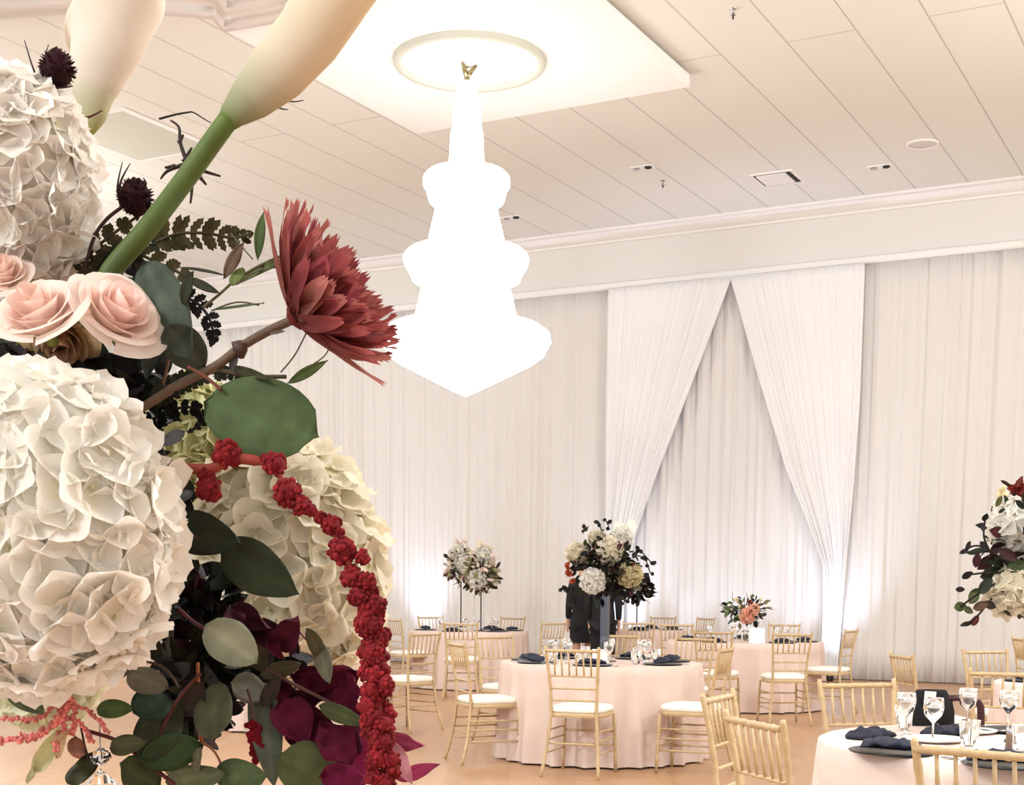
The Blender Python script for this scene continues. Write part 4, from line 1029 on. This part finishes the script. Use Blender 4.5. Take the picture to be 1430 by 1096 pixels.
centrepiece('airy white flower ball on thin black stand, left of its twin', 644, 792, 20.3,
    [(5, -5, 12, -.15, W1), (-4, -20, 9, 0, W1)], 240, (.24, .27), LG, 'rod', spray([(632, 775, 8), (640, 758, 8), (626, 800, 8), (650, 757, 7), (636, 790, 6)], 6, 16, (240, 224, 216)), 5, zbase=.762, lsize=8, petalpx=6)
centrepiece('low bouquet with peach dahlia and loose green foliage on the far right-hand table', 1042, 853, 15.9,
    [], 120, (.25, .17), [(44, 58, 44), (30, 36, 34), (84, 96, 60), (120, 118, 80), (60, 70, 70)], 'vase',
    lambda t, o0, base, d: (spray([(1046, 857, 13), (1042, 862, 11), (1052, 852, 11), (1046, 860, 12)], 6, 40, (232, 182, 160))(t, o0, base, d-.22), spray([(1048, 843, 6)], 6, 20, (150, 50, 54))(t, o0, base, d), spray([(1028, 838, 5), (1062, 838, 4), (1034, 850, 6), (1024, 852, 5)], 6, 14, (232, 216, 180))(t, o0, base, d)), 6, lsize=9)
centrepiece('slim black flower stand with small dark posy before the crossed swags', 890, 822, 20.0, [(0, -8, 9, 0, W2)], 160, (.2, .22), DG, 'rod', None, 8, lsize=9, petalpx=6)
centrepiece('tall bouquet of white hydrangeas and dark trailing leaves cut by the photo edge', 1447, 768, 5.4,
    [(-30, -34, 34, -.02, W1), (-37, 58, 30, -.05, W2), (15, 10, 34, .05, W1), (11, 70, 26, 0, W1)], 330, (.19, .22), DG, 'rod',
    lambda t, o0, base, d: (spray([(1419, 682, 15), (1428, 690, 14)], 6, 14, (120, 44, 34))(t, o0, base, d), spray([(1400, 690, 10), (1402, 684, 10)], 6, 8, (214, 200, 160))(t, o0, base, d)), 9, lsize=22, petalpx=16)
# its trailing dark leaves
t = [o for o in bpy.data.objects if o.get('label', '').endswith('cut by the photo edge') and o.name.startswith('floral_centrepiece')][0]
b = MB(); random.seed(12)
for x_, y_, l_, w_, a_g, col in [(1364, 782, 22, 13, 80, (52, 22, 30)), (1352, 762, 16, 8, 60, (34, 26, 28)), (1346, 770, 14, 7, 20, (34, 26, 28)), (1351, 803, 18, 10, 30, (30, 24, 26)), (1341, 823, 14, 8, 0, (36, 28, 24)), (1341, 847, 18, 14, 10, (66, 76, 44)), (1352, 852, 16, 10, -30, (60, 64, 40)), (1376, 722, 12, 9, 60, (24, 22, 22)), (1372, 738, 14, 6, -70, (30, 26, 24)), (1374, 762, 16, 9, -50, (28, 24, 24)), (1399, 713, 12, 5, 30, (30, 26, 24)), (1360, 832, 26, 16, 60, (70, 76, 46)), (1370, 846, 24, 14, 20, (80, 60, 46)), (1350, 871, 20, 7, 15, (40, 34, 28)), (1362, 866, 18, 10, 60, (96, 50, 44)), (1382, 845, 20, 12, -20, (40, 30, 28)), (1376, 818, 30, 16, 50, (34, 34, 26)), (1384, 800, 34, 20, 20, (36, 40, 28)), (1398, 784, 36, 18, 0, (30, 34, 24)), (1408, 775, 30, 16, -30, (50, 26, 28)), (1420, 790, 30, 18, 10, (60, 72, 44)), (1392, 765, 24, 14, 40, (40, 24, 26)), (1407, 856, 14, 6, -30, (40, 36, 26)), (1425, 858, 14, 8, 70, (70, 54, 34)), (1385, 830, 24, 14, -60, (44, 36, 28)), (1405, 675, 18, 5, -30, (44, 24, 20)), (1424, 672, 18, 7, 60, (90, 40, 34)), (1425, 705, 20, 9, -40, (24, 24, 22)), (1395, 700, 18, 8, 60, (70, 66, 36))]:
    pxleaf(b, x_, y_, l_, w_, a_g, col, 5.3+random.uniform(-.06, .06), random.uniform(-1, 1))
for pts in ([(1410, 790), (1385, 770), (1364, 762), (1346, 768)], [(1400, 800), (1375, 800), (1350, 803)], [(1390, 815), (1365, 830), (1341, 847)], [(1385, 775), (1374, 750), (1376, 722)], [(1385, 835), (1365, 860), (1348, 872)]):
    b.tube(curve(pts, 5.3), S(1.5, 5.3), 5, lin((40, 30, 28)))
b.build('trailing_leaves', M['leaf'], t, V(t.location))
random.seed(2)
# cards
def card(px, py, d, w_, h_, label, z=ZT, tilt=.12):
    p_ = P(px, py, d); c_ = V((p_.x, p_.y, z+.001)); b = MB()
    Mx = Matrix.Rotation(YAW, 4, 'Z')
    for s in (-1, 1):
        b.box((-w_/2, -.0015, 0), (w_/2, .0015, h_), M=Mx @ Matrix.Translation((0, s*(.2*h_ if s > 0 else .2*h_)*1, 0)) @ Matrix.Rotation(s*.2, 4, 'X'))
    o = b.build('table_card', M['card']); o.location = c_; return tag(o, label, 'card')
card(1057, 884, 15.35, .17, .17, 'square white card standing beside the low bouquet')
card(838, 898, 10.9, .12, .115, 'white card standing at the foot of the tall central bouquet')

# ------------------------------------------------------------------ two people in black behind the central bouquet
def figure(label, px, d, dress, face):
    g = G(px, d); dv = (RH*face[0]+FH*face[1]).normalized(); rz = atan2(dv.y, dv.x)-pi/2
    t = thing('person', label, 'person', g, rz)
    def skin(name, nodes, m, rootn):
        me = bpy.data.meshes.new(name); keys = list(nodes); idx = {k_: i for i, k_ in enumerate(keys)}
        me.from_pydata([nodes[k_][0] for k_ in keys], [(idx[k_], idx[nodes[k_][2]]) for k_ in keys if nodes[k_][2]], [])
        me.materials.append(m)
        o = bpy.data.objects.new(name, me); COL.objects.link(o); o.parent = t
        s = o.modifiers.new('k', 'SKIN')
        for i, k_ in enumerate(keys):
            r_ = nodes[k_][1]; r_ = r_ if isinstance(r_, tuple) else (r_, r_); me.skin_vertices[0].data[i].radius = r_; me.skin_vertices[0].data[i].use_root = k_ == rootn
        s.use_smooth_shade = True; q = o.modifiers.new('u', 'SUBSURF'); q.levels = 1; q.render_levels = 2
        return o
    n = {'pel': ((0, 0, .95), (.125, .08), None), 'wst': ((0, 0, 1.10), (.125, .09), 'pel'), 'chs': ((0, 0, 1.30), (.16, .10), 'wst'), 'nck': ((0, -.01, 1.46), .052, 'chs'),
         'hd0': ((0, .01, 1.55), (.068, .075), 'nck'), 'hd1': ((0, .015, 1.64), (.076, .09), 'hd0'), 'hd2': ((0, .0, 1.70), (.055, .065), 'hd1'), 'nos': ((0, .105, 1.60), .010, 'hd0')}
    for s, k_ in ((-1, 'l'), (1, 'r')):
        n[k_+'sh'] = ((s*.17, 0, 1.40), .052, 'chs'); n[k_+'el'] = ((s*.215, -.02, 1.12), .040, k_+'sh'); n[k_+'wr'] = ((s*.20, .06, .90), .026, k_+'el'); n[k_+'pm'] = ((s*.20, .08, .83), (.022, .036), k_+'wr')
        for q in range(4): n[f'{k_}f{q}'] = ((s*.20, .05+q*.019, .765+.008*abs(q-1.5)), .0085, k_+'pm'); n[f'{k_}g{q}'] = ((s*.192, .052+q*.018, .735+.008*abs(q-1.5)), .0075, f'{k_}f{q}')
        n[k_+'th'] = ((s*.185, .115, .80), .010, k_+'pm')
        n[k_+'hp'] = ((s*.085, 0, .88), .085, 'pel'); n[k_+'kn'] = ((s*.09, .01, .50), .055, k_+'hp'); n[k_+'an'] = ((s*.09, -.02, .09), .035, k_+'kn'); n[k_+'to'] = ((s*.10, .12, .035), .032, k_+'an')
    skin('body', n, M['skin'], 'pel')
    c = {'pel': ((0, 0, .93), (.175, .125), None), 'hem': ((0, 0, .82), (.185, .135), 'pel'), 'wst': ((0, 0, 1.10), (.14, .105), 'pel'), 'chs': ((0, 0, 1.31), (.175, .115), 'wst'), 'col': ((0, -.01, 1.43), .07, 'chs')}
    for s, k_ in ((-1, 'l'), (1, 'r')):
        c[k_+'sh'] = ((s*.17, 0, 1.40), .066, 'chs'); c[k_+'el'] = ((s*.215, -.02, 1.12), .052, k_+'sh'); c[k_+'wr'] = ((s*.20, .055, .92), .04, k_+'el')
    skin('jacket', c, M['blackcloth'], 'pel')
    if dress:
        b = MB(); n_ = 30
        lv = [(.15, .10, 1.05), (.185, .135, .95), (.19, .14, .80), (.185, .145, .62), (.18, .145, .60)]
        b.grid(lambda i, j: (V((lv[i][0]*cos(2*pi*j/n_)*(1+.03*sin(j*2.5)*i/4), lv[i][1]*sin(2*pi*j/n_), lv[i][2])), (1, 1, 1)), len(lv), n_, wrapv=True); b.build('skirt', M['blackcloth'], t)
    else:
        q = {'pel': ((0, 0, .94), (.17, .12), None)}
        for s, k_ in ((-1, 'l'), (1, 'r')):
            q[k_+'hp'] = ((s*.09, 0, .86), .10, 'pel'); q[k_+'kn'] = ((s*.095, .01, .50), .075, k_+'hp'); q[k_+'an'] = ((s*.095, -.02, .07), .06, k_+'kn')
        skin('trousers', q, M['blackcloth'], 'pel')
    for s in (-1, 1):
        b = MB(); b.ball((s*.10, .05, .045), (.045, .135, .045), 8, 14); b.build('shoe', M['black'], t)
        b = MB(); b.ball((s*.030, .085, 1.625), .010, 6, 8); b.build('eye', M['china'], t)
    b = MB(); b.ball((0, -.02, 1.66), (.088, .10, .095), 12, 16, jit=.1); b.build('hair', M['hair'], t)
    b = MB(); b.tube([(-.022, .093, 1.565), (0, .099, 1.563), (.022, .093, 1.565)], .005, 6); b.build('mouth', M['maroon'], t)
    return t
figure('person in black jacket and knee-length skirt standing behind the tall central bouquet', 815, 19.2, True, (-.3, 1))
figure('person in black jacket and trousers, partly hidden by the mirrored bouquet stand', 843, 18.6, False, (.3, .95))
